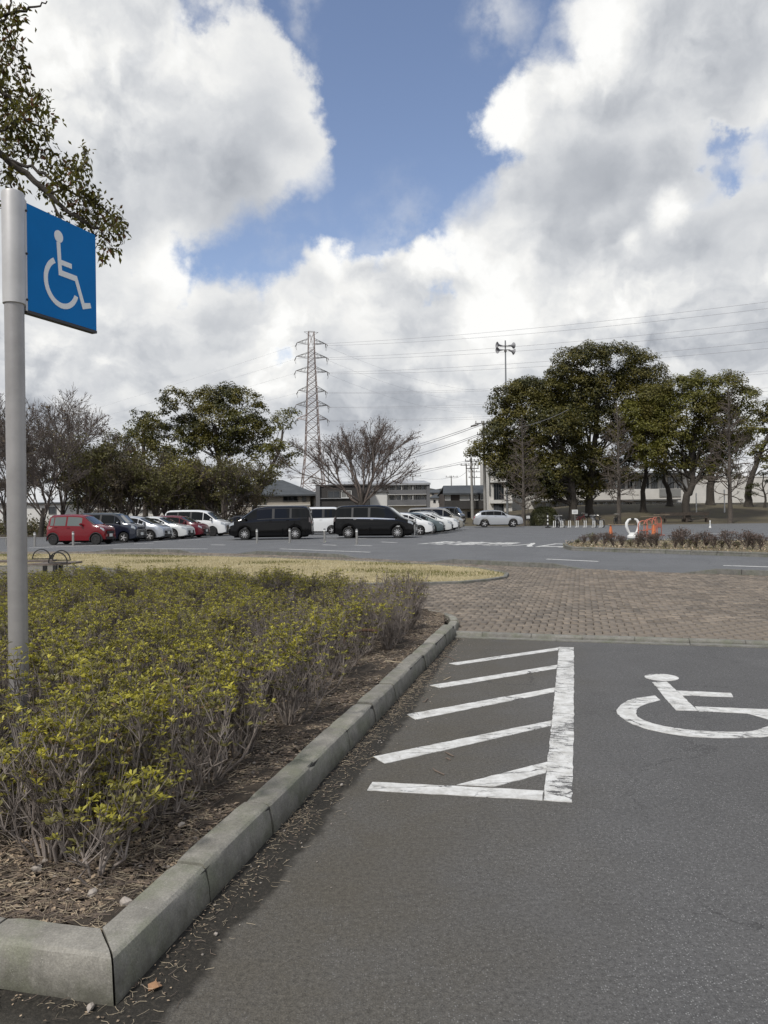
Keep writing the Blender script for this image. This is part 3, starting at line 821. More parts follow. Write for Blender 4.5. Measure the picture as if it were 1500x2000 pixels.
def limb_mesh(trunk_path, r0, r1, lobes, fork=(.45, 1.0), limb_r=.35, twigs=True):
    """trunk as one tapered tube, with a crooked limb to every lobe"""
    m = MB(); tp = smooth_path(trunk_path, 5, r0 * .07); n = len(tp)
    rad = [r0 + (r1 - r0) * (i / (n - 1)) ** .8 for i in range(n)]; rad[0] *= 1.35; rad[1] *= 1.12
    m.tube(tp, rad, 9)
    for c, r in lobes:
        c = np.array(c); i = int(n * random.uniform(*fork)); i = min(max(i, 2), n - 1)
        # leave the trunk below the lobe
        while i > 2 and tp[i][2] > c[2] - .3 * np.hypot(*(c[:2] - tp[i][:2])): i -= 1
        p = tp[i]; mid = p * .5 + c * .5 + np.array([random.uniform(-.4, .4), random.uniform(-.4, .4), random.uniform(-.1, .7)]) * r * .4
        path = smooth_path([p, mid, c], 4, .05 * r); rl = min(rad[i] * limb_r * min(1.3, .6 + r / 4), .05 + .075 * r)
        m.tube(path, [rl * (1 - .75 * k / (len(path) - 1)) for k in range(len(path))], 6)
        if twigs:
            for _ in range(int(3 + r * 2)):
                k = random.randint(len(path) // 2, len(path) - 1); d = rng.normal(0, 1, 3); d[2] = abs(d[2]); d /= np.linalg.norm(d); e = path[k] + d * r * random.uniform(.5, .9)
                m.tube([path[k], (path[k] + e) / 2 + rng.normal(0, .08 * r, 3), e], [rl * .3, rl * .2, rl * .07], 4, cap=False)
    return m

def lobes_at(pxs, Y, spread=.55):
    out = []
    for q in pxs:
        px, py, r = q[:3]; dy = q[3] if len(q) > 3 else None
        rr = r * Y / F; p = P(px, py, Y)
        out.append(((p.x, Y + (dy if dy is not None else random.uniform(-spread, spread) * 3.0), p.z), rr))
    return out

def evergreen(name, label, trunk_px, Y, lobes_px, mats, leaf=.20, dens=1.0, r0=.45, r1=.18, bark=None, group=None, fork=(.45, 1.0), extra=()):
    lobes = lobes_at(lobes_px, Y)
    base = P(*trunk_px[0], Y); base.z = mound(base.x, Y) - .08 if Y > 74 else -.05
    tp = [np.array(base)] + [np.array(P(x, y, Y)) for x, y in trunk_px[1:]]
    root = empty(name, base); tag(root, label, 'tree', group)
    off = np.array(base)
    rel = [(np.array(c) - off, r) for c, r in lobes]
    m = limb_mesh([p - off for p in tp], r0, r1, rel, fork)
    m.build('trunk', bark or bark_dark, root, smooth=60)
    # unseen far side of the crown: the same kind of lobes behind
    back = [(c + np.array([random.uniform(-.5, .5) * r, random.uniform(.6, 1.3) * max(r, 1.2), random.uniform(-.5, .2) * r]), r * .9) for c, r in rel if r > .8][::2]
    pos, out = crown_points(rel + back, leaf, dens)
    out /= np.linalg.norm(out, axis=1, keepdims=True)
    size = leaf * rng.uniform(.7, 1.4, len(pos))
    mi = None
    if len(mats) > 1:
        lobe_c = np.array([c for c, r in rel + back]); w = rng.random(len(lobe_c))
        idx = np.argmin(((pos[:, None, ::2] - lobe_c[None, :, ::2]) ** 2).sum(2), 1) if len(pos) * len(lobe_c) < 6e6 else np.zeros(len(pos), int)
        mi = (w[idx] * len(mats) + rng.normal(0, .35, len(pos))).clip(0, len(mats) - .01).astype(int)
    me = leaf_mesh('crown', pos, size, .55, out, .62, mi)
    for q in mats: me.materials.append(q)
    link('crown', me, (), root)
    return root

def grow(p, d, L, r, depth, segs, tips, spread, up, ratio=.72, nb=(2, 3), wob=.12, minr=.008):
    """recursive twigs"""
    n = 3; q = np.array(p, float); d = np.array(d, float); d /= np.linalg.norm(d)
    for i in range(n):
        d2 = d + rng.normal(0, wob, 3) + np.array([0, 0, up]) * .25; d2 /= np.linalg.norm(d2)
        e = q + d2 * L / n; ra = r * (1 - .30 * i / n); rb = r * (1 - .30 * (i + 1) / n)
        segs.append((*q, *e, max(ra, minr), max(rb, minr))); q = e; d = d2
        if depth > 0 and i < n - 1 and random.random() < .45:
            sd = rng.normal(0, 1, 3); sd -= d * sd.dot(d); sd /= np.linalg.norm(sd); nd = d * math.cos(spread * 1.1) + sd * math.sin(spread * 1.1)
            grow(q, nd, L * ratio * .8, r * .45, depth - 1, segs, tips, spread, up, ratio, nb, wob, minr)
    if depth == 0: tips.append(q); return
    for k in range(random.randint(*nb)):
        sd = rng.normal(0, 1, 3); sd -= d * sd.dot(d); sd /= np.linalg.norm(sd)
        a = spread * random.uniform(.5, 1.2); nd = d * math.cos(a) + sd * math.sin(a)
        grow(q, nd, L * ratio * random.uniform(.8, 1.15), r * .62, depth - 1, segs, tips, spread, up, ratio, nb, wob, minr)

def bare_fan(name, label, base, h, limbs, mats, leafmat=None, nleaf=0, leaf=.12, r0=.28, tilt=(.18, .62), depth=4, trunk_h=.18, group=None, minr=.012, ratio=.70, crownname='leaf_remnants', lean=(0, 0), spread=.42, first=.30, env=0, fine=0, nb=(2, 3), wide=1.0):
    base = Vector(base); root = empty(name, base); tag(root, label, 'tree', group)
    segs = []; tips = []; th = h * trunk_h
    m = MB(); m.tube(smooth_path([(0, 0, -.1), (lean[0]*th*.5, lean[1]*th*.5, th * .5), (lean[0]*th, lean[1]*th, th)], 3, .02), [r0*1.3, r0*1.05, r0, r0*.97, r0*.95, r0*.93, r0 * .95], 9)
    m.build('trunk', mats[0], root, smooth=60)
    for k in range(limbs):
        a = 2 * math.pi * k / limbs + random.uniform(-.4, .4); t = random.uniform(*tilt)
        d = np.array([math.cos(a) * math.sin(t) + lean[0]*.5, math.sin(a) * math.sin(t), math.cos(t)])
        grow((lean[0]*th, lean[1]*th, th * random.uniform(.75, .98)), d, h * first * random.uniform(.85, 1.15) * (1 - env * (t / tilt[1]) ** 2), r0 * random.uniform(.30, .46), depth, segs, tips, spread, .25, ratio, nb, .09, minr)
    if fine:
        T0 = np.array(segs); w = T0[T0[:, 6] < r0 * .22]; w = w[rng.integers(0, len(w), fine)]; st = w[:, :3] + (w[:, 3:6] - w[:, :3]) * rng.random((fine, 1)); dd = (w[:, 3:6] - w[:, :3]); dd /= np.linalg.norm(dd, axis=1, keepdims=True) + 1e-9
        en = st + (dd * .6 + rng.normal(0, .45, (fine, 3)) + [0, 0, .25]) * rng.uniform(.25, .75, (fine, 1)); segs += [tuple(q) for q in np.concatenate([st, en, np.full((fine, 1), .009), np.full((fine, 1), .005)], 1)]
    s = np.array(segs); top = s[:, 5].max(); k = (h - 0) / top
    s[:, [2, 5]] = s[:, [2, 5]] * k; s[:, [0, 1, 3, 4]] *= wide
    link('branches', seg_mesh('branches', s, 4), mats[1], root)
    if leafmat and nleaf:
        T = np.array(tips); T[:, 2] *= k; T[:, :2] *= wide
        src = T[rng.integers(0, len(T), nleaf)] if len(T) else T
        pos = src + rng.normal(0, .16, src.shape)
        me = leaf_mesh(crownname, pos, leaf * rng.uniform(.6, 1.4, len(pos)), .1, None, .55)
        me.materials.append(leafmat); link(crownname, me, (), root)
    return root

def bare_cone(name, label, base, h, w, group=None, dens=1.0, skirt=.18):
    """leafless conifer-shaped tree: straight leader, whorls of rising side branches"""
    root = empty(name, base); tag(root, label, 'tree', group)
    m = MB(); m.tube(smooth_path([(0, 0, -.1), (.03*h*random.uniform(-1,1)*.3, 0, h * .4), (0, 0, h)], 6, .02), [ .034*h*(1 - .93*(i/12)**.9) * .62 + .012 for i in range(13)], 8); m.build('trunk', bark_grey, root, smooth=60)
    segs = []
    for i in range(int(58 * dens)):
        t = skirt + (1 - skirt) * (i / (58 * dens)) ** 1.0; z = h * t; a = i * 2.39996 + random.uniform(-.3, .3)
        prof = min(1, (t - skirt + .05) * 9) * (1 - t) ** .62 * 1.18
        L = w / 2 * max(.12, prof) * random.uniform(.75, 1.15); rise = random.uniform(.12, .45) + .55 * t
        d = np.array([math.cos(a), math.sin(a), rise]); tips = []
        grow((0, 0, z), d, L * .55, .020 * h * .25 * (1 - t * .7) + .008, 3 if t < .85 else 2, segs, tips, .55, .10, .62, (2, 3), .16, .0085)
    link('branches', seg_mesh('branches', segs, 3), bark_pale, root)
    return root

# ---- the park trees on the right
gpark = 'evergreen trees in the park'
evergreen('camphor_tree', 'widest camphor tree on the right, its low forked trunk beside the round hedge', [(1119,1003),(1118,965),(1112,925),(1096,880)], 84,
    [(940,880,26),(950,905,20),(975,850,36),(985,800,34),(1010,775,36),(1005,835,44),(1040,765,40),(1050,820,50),(1000,900,46),(965,890,30),(1040,890,54),(1080,840,52),(1075,770,38),(1085,920,46),(1035,935,40),(1090,960,26),(1000,790,20),(925,885,14),(968,772,14),(1060,940,34),(1015,955,22),(1045,965,22),(1075,965,24),(1100,965,22),(1030,950,30),(985,920,26),(1020,920,36),(970,860,26)],
    [camphor, darkleaf, camphor], .21, 1.45, .52, .28, group=gpark, fork=(.2, .9))
evergreen('camphor_tree', 'tallest dense camphor tree with a rounded top behind the bicycle racks', [(1152,1003),(1152,960),(1158,900),(1165,830),(1170,760)], 87,
    [(1110,720,42),(1150,705,38),(1165,690,26),(1200,712,42),(1245,730,44),(1280,745,34),(1300,760,18),(1130,770,46),(1180,765,54),(1235,785,50),(1095,760,30),(1085,735,24),(1120,830,52),(1175,835,56),(1220,850,40),(1110,890,44),(1150,905,48),(1190,920,34),(1120,940,36),(1265,800,38),(1160,950,30),(1185,960,24),(1130,965,22),(1205,935,24),(1300,790,36),(1275,840,38),(1250,895,32),(1225,930,22),(1290,795,24),(1215,890,26),(1095,800,40)],
    [camphor, darkleaf, camphor], .21, 1.4, .5, .22, group=gpark)
evergreen('camphor_tree', 'light green camphor tree with a crooked twisting fork on the right', [(1342,1012),(1340,975),(1352,945),(1350,900),(1355,860)], 80,
    [(1260,800,30),(1245,825,22),(1290,775,36),(1330,765,36),(1370,755,36),(1410,765,40),(1445,785,34),(1465,815,24),(1300,820,44),(1350,810,46),(1400,815,44),(1440,840,34),(1270,850,30),(1315,870,36),(1290,880,22),(1370,860,34),(1410,870,34),(1330,905,30),(1395,910,26),(1255,860,18),(1300,915,18),(1380,930,18),(1435,880,26),(1255,890,24),(1275,905,20),(1345,880,30),(1360,905,22),(1420,905,22),(1450,860,26),(1325,850,36),(1285,835,34),(1390,845,36)],
    [camphor_y, camphor, camphor_y], .20, 1.5, .46, .24, group=gpark, fork=(.3, .9))
evergreen('evergreen_tree', 'small dark evergreen tree between the two big camphor trees', [(1257,998),(1256,960),(1262,920),(1258,880)], 89,
    [(1230,880,22),(1262,870,26),(1290,890,20),(1245,910,22),(1278,915,20),(1235,935,14),(1258,895,26),(1215,905,16),(1290,935,12)], [darkleaf], .22, .8, .38, .14, group=gpark)
evergreen('evergreen_tree', 'thin trunked evergreen tree right behind the twisting camphor', [(1308,995),(1306,960),(1295,930),(1300,890)], 95,
    [(1300,880,26),(1320,905,24),(1280,905,16),(1330,935,16),(1290,925,14)], [darkleaf, camphor], .24, .7, .42, .16, group=gpark)
evergreen('evergreen_tree', 'evergreen tree with a stout short trunk behind the white posts', [(1388,990),(1388,950),(1392,900)], 96,
    [(1380,890,28),(1415,900,26),(1395,930,24),(1360,920,18),(1425,925,16)], [darkleaf, camphor], .24, .75, .55, .4, group=gpark)
evergreen('evergreen_tree', 'evergreen tree cut by the right edge of the picture', [(1462,985),(1462,950),(1480,900),(1500,850)], 93,
    [(1490,805,26),(1515,830,34),(1485,850,28),(1500,885,30),(1470,880,16),(1530,790,30),(1550,860,40),(1488,915,20)], [camphor_y, camphor], .24, .9, .5, .2, group=gpark)
gbare = 'bare cone shaped trees at the park edge'
def on_ground(px, py, Y):
    p = P(px, py, Y); p.z = mound(p.x, Y) - .08; return p
bare_cone('bare_tree', 'leafless cone shaped tree just right of the silver car', on_ground(1022, 1025, 76), 11.2, 4.9, gbare, 1.15, .16)
bare_cone('bare_tree', 'leafless cone shaped tree behind the orange barriers', on_ground(1208, 1015, 77.5), 12.6, 5.4, gbare, 1.0, .20)
bare_cone('bare_tree', 'leafless cone shaped tree rightmost by the park bench', on_ground(1426, 1020, 77), 14.0, 6.6, gbare, 1.2, .20)

def pine(base, h):
    root = empty('pine_tree', base); tag(root, 'small cloud pruned pine at the right edge before the white wall', 'tree')
    m = MB(); path = smooth_path([(0, 0, -.1), (.25, 0, h*.3), (-.15, 0, h*.65), (.1, 0, h)], 4, .02); m.tube(path, [.16 * (1 - .7*i/(len(path)-1)) for i in range(len(path))], 7)
    pads = [(-1.5, .1, h*.42, .9), (1.2, -.2, h*.5, .8), (-1.0, .2, h*.68, .8), (.8, .3, h*.78, .65), (0, 0, h, .8), (-1.9, -.2, h*.6, .5)]
    Ps = []
    for x, y, z, r in pads:
        m.tube([path[int(z / h * (len(path)-1) * .85)], (x*.6, y, z - .1), (x, y, z)], [.06, .045, .02], 5)
        o = rng.normal(0, 1, (260, 3)); o /= np.linalg.norm(o, axis=1, keepdims=True); Ps.append(np.array([x, y, z]) + o * rng.uniform(.4, 1, (260, 1)) * [r, r, r * .32])
    m.build('trunk', bark_dark, root, smooth=60); pos = np.concatenate(Ps)
    me = leaf_mesh('crown', pos, .22 * rng.uniform(.7, 1.3, len(pos)), .2, None, .25); me.materials.append(darkleaf); link('crown', me, (), root)
pine(on_ground(1492, 992, 92), 4.2)

def clipped_hedge(base, w, h, label):
    root = empty('round_hedge', base); tag(root, label, 'hedge')
    n = 9000; d = rng.normal(0, 1, (n, 3)); d /= np.linalg.norm(d, axis=1, keepdims=True); d[:, 2] = np.abs(d[:, 2]); e = np.sign(d) * np.abs(d) ** .75
    pos = e * rng.uniform(.86, 1.02, (n, 1)) * [w/2, w/2.4, h]; pos[:, :2] += rng.normal(0, .03, (n, 2))
    me = leaf_mesh('foliage', pos, .13 * rng.uniform(.6, 1.4, n), .65, d, .6); me.materials.append(darkleaf); link('foliage', me, (), root)
    m = MB(); m.lathe([(w*.40*math.cos(t), h*.86*math.sin(t)) for t in np.linspace(0, 1.5, 7)], 14); m.build('inner_twigs', bark_dark, root)
clipped_hedge(on_ground(1063, 1027, 76.5), 2.9, 2.0, 'round clipped dark green hedge left of the bicycles')

# ---- the zelkova behind the black vans
def px_base(px, Y): p = P(px, 1000, Y); p.z = -.02; return p
random.seed(21); rng = np.random.default_rng(5)
bare_fan('zelkova_tree', 'nearly bare vase shaped tree fanning out before the dark house', px_base(700, 66), 10.7, 11, (bark_dark, bark_twig), redtip, 3200, .14, .28, (.10, .98), 4, .31, minr=.010, ratio=.66, spread=.36, first=.40, env=.30, fine=4500, lean=(.10, 0), nb=(2, 3), wide=.98)

# ---- the wood on the left
random.seed(4); rng = np.random.default_rng(8)
gw = 'mixed trees behind the left row of cars'
evergreen('camphor_tree', 'big dark evergreen with a broad domed crown above the left trees', [(440,1035),(436,960),(425,880),(420,830)], 74,
    [(330,795,20),(350,785,26),(300,835,26),(290,870,26),(320,890,28),(360,895,26),(365,830,30),(400,790,40),(440,775,32),(480,785,30),(505,800,16),(425,830,46),(475,835,42),(510,850,22),(385,855,32),(335,830,22),(450,870,40),(345,860,22),(500,880,20),(410,880,34)],
    [camphor, camphor_y, darkleaf, camphor], .20, 1.7, .34, .18, bark=bark_grey, group=gw)
evergreen('camphor_tree', 'slim evergreen leaning right beside the pylon', [(490,1035),(500,980),(520,930),(545,880),(552,840)], 72,
    [(552,818,24),(570,810,14),(540,840,18),(535,870,20),(560,880,20),(580,885,14),(520,890,24),(545,905,22),(525,925,22),(570,900,16),(505,905,18),(520,945,14)],
    [camphor, camphor_y], .20, .95, .26, .10, bark=bark_grey, group=gw)
evergreen('evergreen_tree', 'smaller round evergreen between the bare tree and the domed crown', [(285,1035),(283,950),(280,880),(280,840)], 78,
    [(270,815,20),(290,820,22),(235,870,26),(225,895,22),(260,900,24),(210,880,18),(255,835,20),(280,845,26),(300,860,22),(245,850,16),(265,870,26)], [camphor, camphor_y, darkleaf], .20, 1.1, .32, .14, bark=bark_grey, group=gw)
specs = [ # px, distance, height, lean, leaf, leaves, label
    (15, 62, 12.4, (-.1, 0), brownleaf, 900, 'tall fan of bare twigs at the left edge of the picture', 6),
    (78, 56, 11.6, (.15, 0), brownleaf, 700, 'dark many stemmed bare tree right behind the sign pole', 6),
    (118, 66, 12.4, (.1, 0), redtip, 1200, 'bare tree with fine upright twigs left of the red car', 5),
    (165, 60, 8.6, (.1, 0), oliveleaf, 5200, 'thin olive leaved tree with forked trunk behind the red car', 4),
    (204, 64, 7.6, (0, 0), oliveleaf, 6500, 'olive brown leafy tree behind the navy car', 4),
    (246, 62, 7.4, (-.05, 0), brownleaf, 5200, 'brown leaved tree behind the navy car and the silver hatchback', 4),
    (262, 70, 7.6, (.05, 0), oliveleaf, 5600, 'olive leaved tree set back behind the brown leaved ones', 4),
    (303, 62, 7.4, (.05, 0), oliveleaf, 5600, 'olive leaved tree with a wavy trunk behind the white sedan', 4),
    (322, 66, 7.7, (.05, 0), oliveleaf, 5600, 'olive leaved tree behind the maroon car', 4),
    (347, 63, 6.8, (0, 0), yellowleaf, 4200, 'yellow green topped tree behind the white minivan', 4),
    (398, 64, 6.7, (.05, 0), brownleaf, 5000, 'russet tree with dense fine twigs behind the minivan roof', 4),
    (436, 64, 6.9, (.05, 0), oliveleaf, 5200, 'olive twiggy tree above the dark parked cars', 4),
    (462, 68, 7.3, (.1, 0), oliveleaf, 4200, 'olive twiggy tree rightmost of the brown trees', 4)]
for px, Y, h, lean, lm, nl, lab, dp in specs:
    bare_fan('deciduous_tree', lab, px_base(px, Y), h, random.randint(6, 8), (bark_grey if px > 200 else bark_dark, bark_twig), lm, nl, .20, .19, (.10, .85), dp, random.uniform(.16, .26), gw, .011, .68, 'crown', lean, .44, .32, 0, 900)
under = [(150, 75, 5.5), (225, 80, 5.5), (335, 82, 5.0), (375, 78, 5.6), (40, 74, 6.0), (420, 84, 5.2), (190, 86, 6.0)]
for k, (px, Y, h) in enumerate(under):
    b = px_base(px, Y); u = F / Y
    lobes = [(px + random.uniform(-1, 1) * 26, 1000 - random.uniform(.35, .9) * h * u + 30, random.uniform(14, 24)) for _ in range(8)]
    labs = ['low dark evergreen seen between the trunks above the red car', 'low dark evergreen seen between the trunks above the navy car', 'low evergreen in the gap above the maroon car', 'low evergreen behind the minivan roof', 'low dark evergreen at the left edge behind the sign pole', 'low evergreen far back right of the minivan', 'low dark evergreen far back between red and navy cars']
    evergreen('evergreen_tree', labs[k], [(px, 1030), (px + 2, 985), (px, 950)], Y, lobes, [darkleaf, oliveleaf], .22, .55, .16, .08, group=gw)

# ---- the branch that hangs in from the left, with its tree out of frame
def near_tree():
    Y = 7.6; base = Vector((-7.4, 8.2, 0.0)); root = empty('camphor_tree', base); tag(root, 'leafy camphor branch hanging in above the blue sign from the left', 'tree')
    off = np.array(base)
    tr = smooth_path([(0, 0, -.1), (.1, 0, 2.0), (-.1, .1, 4.0), (.15, -.1, 5.6), (.1, 0, 8.0)], 5, .02); m = MB()
    m.tube(tr, [.26 * (1 - .75 * i / (len(tr)-1)) + .02 for i in range(len(tr))], 10)
    def B(*px, r=.05, start=None, dy=0):
        pts = ([np.array(start)] if start is not None else []) + [np.array(P(x, y, Y + dy)) - off for x, y in px]
        pp = smooth_path(pts, 5, .008); m.tube(pp, [r * (1 - .85 * i / (len(pp)-1)) + .003 for i in range(len(pp))], 6); return pp
    b1 = B((-260,220),(-60,270),(20,315),(95,380),(150,425),(200,452), r=.055, start=tr[12])
    b2 = B((95,380),(120,430),(150,470), r=.014); b3 = B((20,315),(75,335),(130,372),(190,400),(222,425), r=.016)
    b4 = B((-260,40),(-80,60),(10,28),(60,18),(92,2), r=.026, start=tr[16]); b5 = B((-60,60),(5,40),(20,10),(15,-30), r=.014)
    b6 = B((-150,120),(-40,160),(20,190),(50,235),(85,250), r=.03, start=tr[14]); b7 = B((-40,270),(10,250),(55,215),(90,190), r=.014)
    b8 = B((95,380),(150,350),(168,300), r=.010); b9 = B((20,315),(25,370),(35,410), r=.012)
    lob = [(10,55,34),(25,100,26),(8,130,24),(30,20,22),(5,160,22),(20,205,40),(62,215,38),(85,250,22),(35,250,40),(78,190,20),(15,290,34),(55,285,32),(40,180,24),(20,340,26),(30,385,24),(85,300,26),(120,318,30),(150,330,26),(115,350,24),(160,365,24),
        (95,370,22),(135,392,26),(175,400,24),(205,412,24),(228,428,22),(232,452,18),(205,450,24),(180,435,24),(215,480,18),(160,430,20),(200,500,10),(166,296,13),(185,380,18),(50,140,12),(110,425,16),(0,235,40),(-40,120,70),(-60,260,70),(-80,20,70),(-60,360,50)]
    allp = np.concatenate([np.array(b) for b in (b1,b2,b3,b4,b5,b6,b7,b8,b9)]); Ps = []
    for x, y, r in lob:
        dy = random.uniform(-.25, .35); c = np.array(P(x, y, Y + dy)) - off; rr = r * Y / F
        near = allp[np.argmin(((allp - c) ** 2).sum(1))]
        m.tube(smooth_path([near, (near + c) / 2 + rng.normal(0, .02, 3), c], 3, .006), [.007, .006, .005, .005, .004, .003, .002], 4, cap=False)
        for _ in range(max(3, int(rr * 32))):
            e = c + rng.normal(0, .48, 3) * rr; m.tube([c + rng.normal(0, .2, 3) * rr, e], [.003, .0015], 3, cap=False)
            k = random.randint(5, 9); Ps.append(e + rng.normal(0, .035, (k, 3)))
        n = int(rr * rr * 3100); o = rng.normal(0, .5, (n, 3)) * rr; Ps.append(c + o)
    # the rest of the crown, left of the picture
    for _ in range(60):
        c = np.array([random.uniform(-2.5, 1.0), random.uniform(-2, 2.5), random.uniform(4.6, 9.0)]); Ps.append(c + rng.normal(0, .35, (70, 3)))
    m.build('trunk', bark_dark, root, smooth=60); pos = np.concatenate(Ps); n = len(pos)
    me = leaf_mesh('foliage', pos, .068 * rng.uniform(.65, 1.3, n), .05, None, .44, rng.choice(4, n, p=[.45, .25, .12, .18]), droop=.55)
    for q in (leaf_mat('camphor leaf near', (.115, .108, .028), (.150, .130, .034), 3, .4, .5), leaf_mat('camphor leaf dark', (.075, .072, .024), (.10, .088, .028), 3, .4, .4), leaf_mat('camphor leaf russet', (.15, .058, .03), (.12, .07, .03), 3, .5, .3), camphor_y): me.materials.append(q)
    link('foliage', me, (), root)
near_tree()

# ---- azaleas in the bed
az_stem = mat('azalea stems', (.26, .225, .20), .9, var=.5, scale=14, col2=(.15, .125, .108), obj=.4)
az_new = leaf_mat('azalea fresh leaf', (.47, .42, .064), (.335, .312, .058), 7, .45, .3, .5)
az_old = leaf_mat('azalea olive leaf', (.225, .205, .062), (.165, .15, .052), 7, .5, .2, .6)
az_dead = leaf_mat('azalea bronze leaf', (.17, .105, .05), (.13, .10, .05), 7, .6, .2, .6)
def azalea_mesh(h, nst, leafy, low=.2, wide=.30):
    segs = []; LP = []; LN = []; LM = []; LS = []
    for s in range(nst):
        a = random.uniform(0, 2*math.pi); r0 = random.uniform(0, .07); d = np.array([math.cos(a), math.sin(a), 0]); out = random.uniform(.05, 1.0) ** .7 * wide
        p = np.array([math.cos(a) * r0, math.sin(a) * r0, -.03]); H = h * random.uniform(.78, 1.06) * (1 - .18 * (out / wide) ** 2)
        path = [p]; n = 6
        for i in range(1, n + 1):
            t = i / n; q = d * (r0 + out * t ** .8) + np.array([0, 0, H * t ** .92]) + rng.normal(0, .016, 3); path.append(q)
        rb = random.uniform(.0045, .0095)
        for i in range(n): segs.append((*path[i], *path[i+1], rb * (1 - .75 * i / n), rb * (1 - .75 * (i+1) / n)))
        for b in range(random.randint(5, 9)):
            i = random.randint(1, n - 1); q = path[i]; aa = random.uniform(0, 2*math.pi); L = random.uniform(.10, .26) * (1.15 - .4 * i / n)
            e = q + np.array([math.cos(aa) * L * .45, math.sin(aa) * L * .45, L * random.uniform(.5, 1.0)]); e[2] = min(e[2], h * 1.08); mid = (q + e) / 2 + rng.normal(0, .014, 3)
            segs.append((*q, *mid, rb * .5, rb * .36)); segs.append((*mid, *e, rb * .36, .0014))
            ends = [e]
            for c in range(random.randint(2, 4)):
                e2 = mid + (e - mid) * random.uniform(.0, .9) + rng.normal(0, .035, 3) + [0, 0, random.uniform(.03, .09)]; segs.append((*mid, *e2, .0022, .0012)); ends.append(e2)
            for e_ in ends:
                zt = e_[2] / h
                pr = leafy * (.92 if zt > .82 else .46 if zt > .66 else low if zt > .35 else low * .35)
                if random.random() > pr: continue
                k = random.randint(6, 10); az = rng.uniform(0, 2*math.pi, k); el = rng.uniform(.1, .9, k)
                dirs = np.stack([np.cos(az) * np.cos(el), np.sin(az) * np.cos(el), np.sin(el)], 1)
                mi = 0 if zt > .74 and random.random() < .62 else (2 if random.random() < .14 else 1)
                for dd in dirs: LP.append(e_ + dd * .004); LN.append(dd); LM.append(mi if random.random() < .85 else 1); LS.append(random.uniform(.020, .036))
    P_ = np.array(LP); D = np.array(LN); S_ = np.array(LS)[:, None]; n = len(P_)
    side = np.cross(D, rng.normal(0, .3, (n, 3)) + [0, 0, 1]); side /= np.linalg.norm(side, axis=1, keepdims=True); nr = np.cross(side, D)
    V = np.zeros((n, 4, 3)); V[:, 0] = P_; V[:, 2] = P_ + D * S_ - nr * S_ * .08; mid = P_ + D * S_ * .58
    V[:, 1] = mid + side * S_ * .19 + nr * S_ * .07; V[:, 3] = mid - side * S_ * .19 + nr * S_ * .07
    lm = npmesh('foliage', V.reshape(-1, 3), np.arange(n * 4).reshape(-1, 4), LM)
    for q in (az_new, az_old, az_dead): lm.materials.append(q)
    sm = seg_mesh('stems', segs, 4); sm.materials.append(az_stem)
    return sm, lm
AZ = [azalea_mesh(.64, 21, .98, .08) for _ in range(4)] + [azalea_mesh(.58, 17, .9, .2, .34) for _ in range(2)]
AZ_SPARSE = [azalea_mesh(.58, 20, .20, .06, .26) for _ in range(2)]
AZ_LOW = [azalea_mesh(.30, 7, .8, .6, .2)]
def put_bush(x, y, meshes, sc, label, group):
    sm, lm = random.choice(meshes)
    o = bpy.data.objects.new('azalea_bush', sm); C.objects.link(o); o.location = (x, y, .10); o.rotation_euler = (random.uniform(-.06, .06), random.uniform(-.06, .06), random.uniform(0, 6.28)); o.scale = (sc * random.uniform(.92, 1.1), sc * random.uniform(.92, 1.1), sc)
    tag(o, label, 'shrub', group)
    f = bpy.data.objects.new('foliage', lm); C.objects.link(f); f.parent = o
    return o
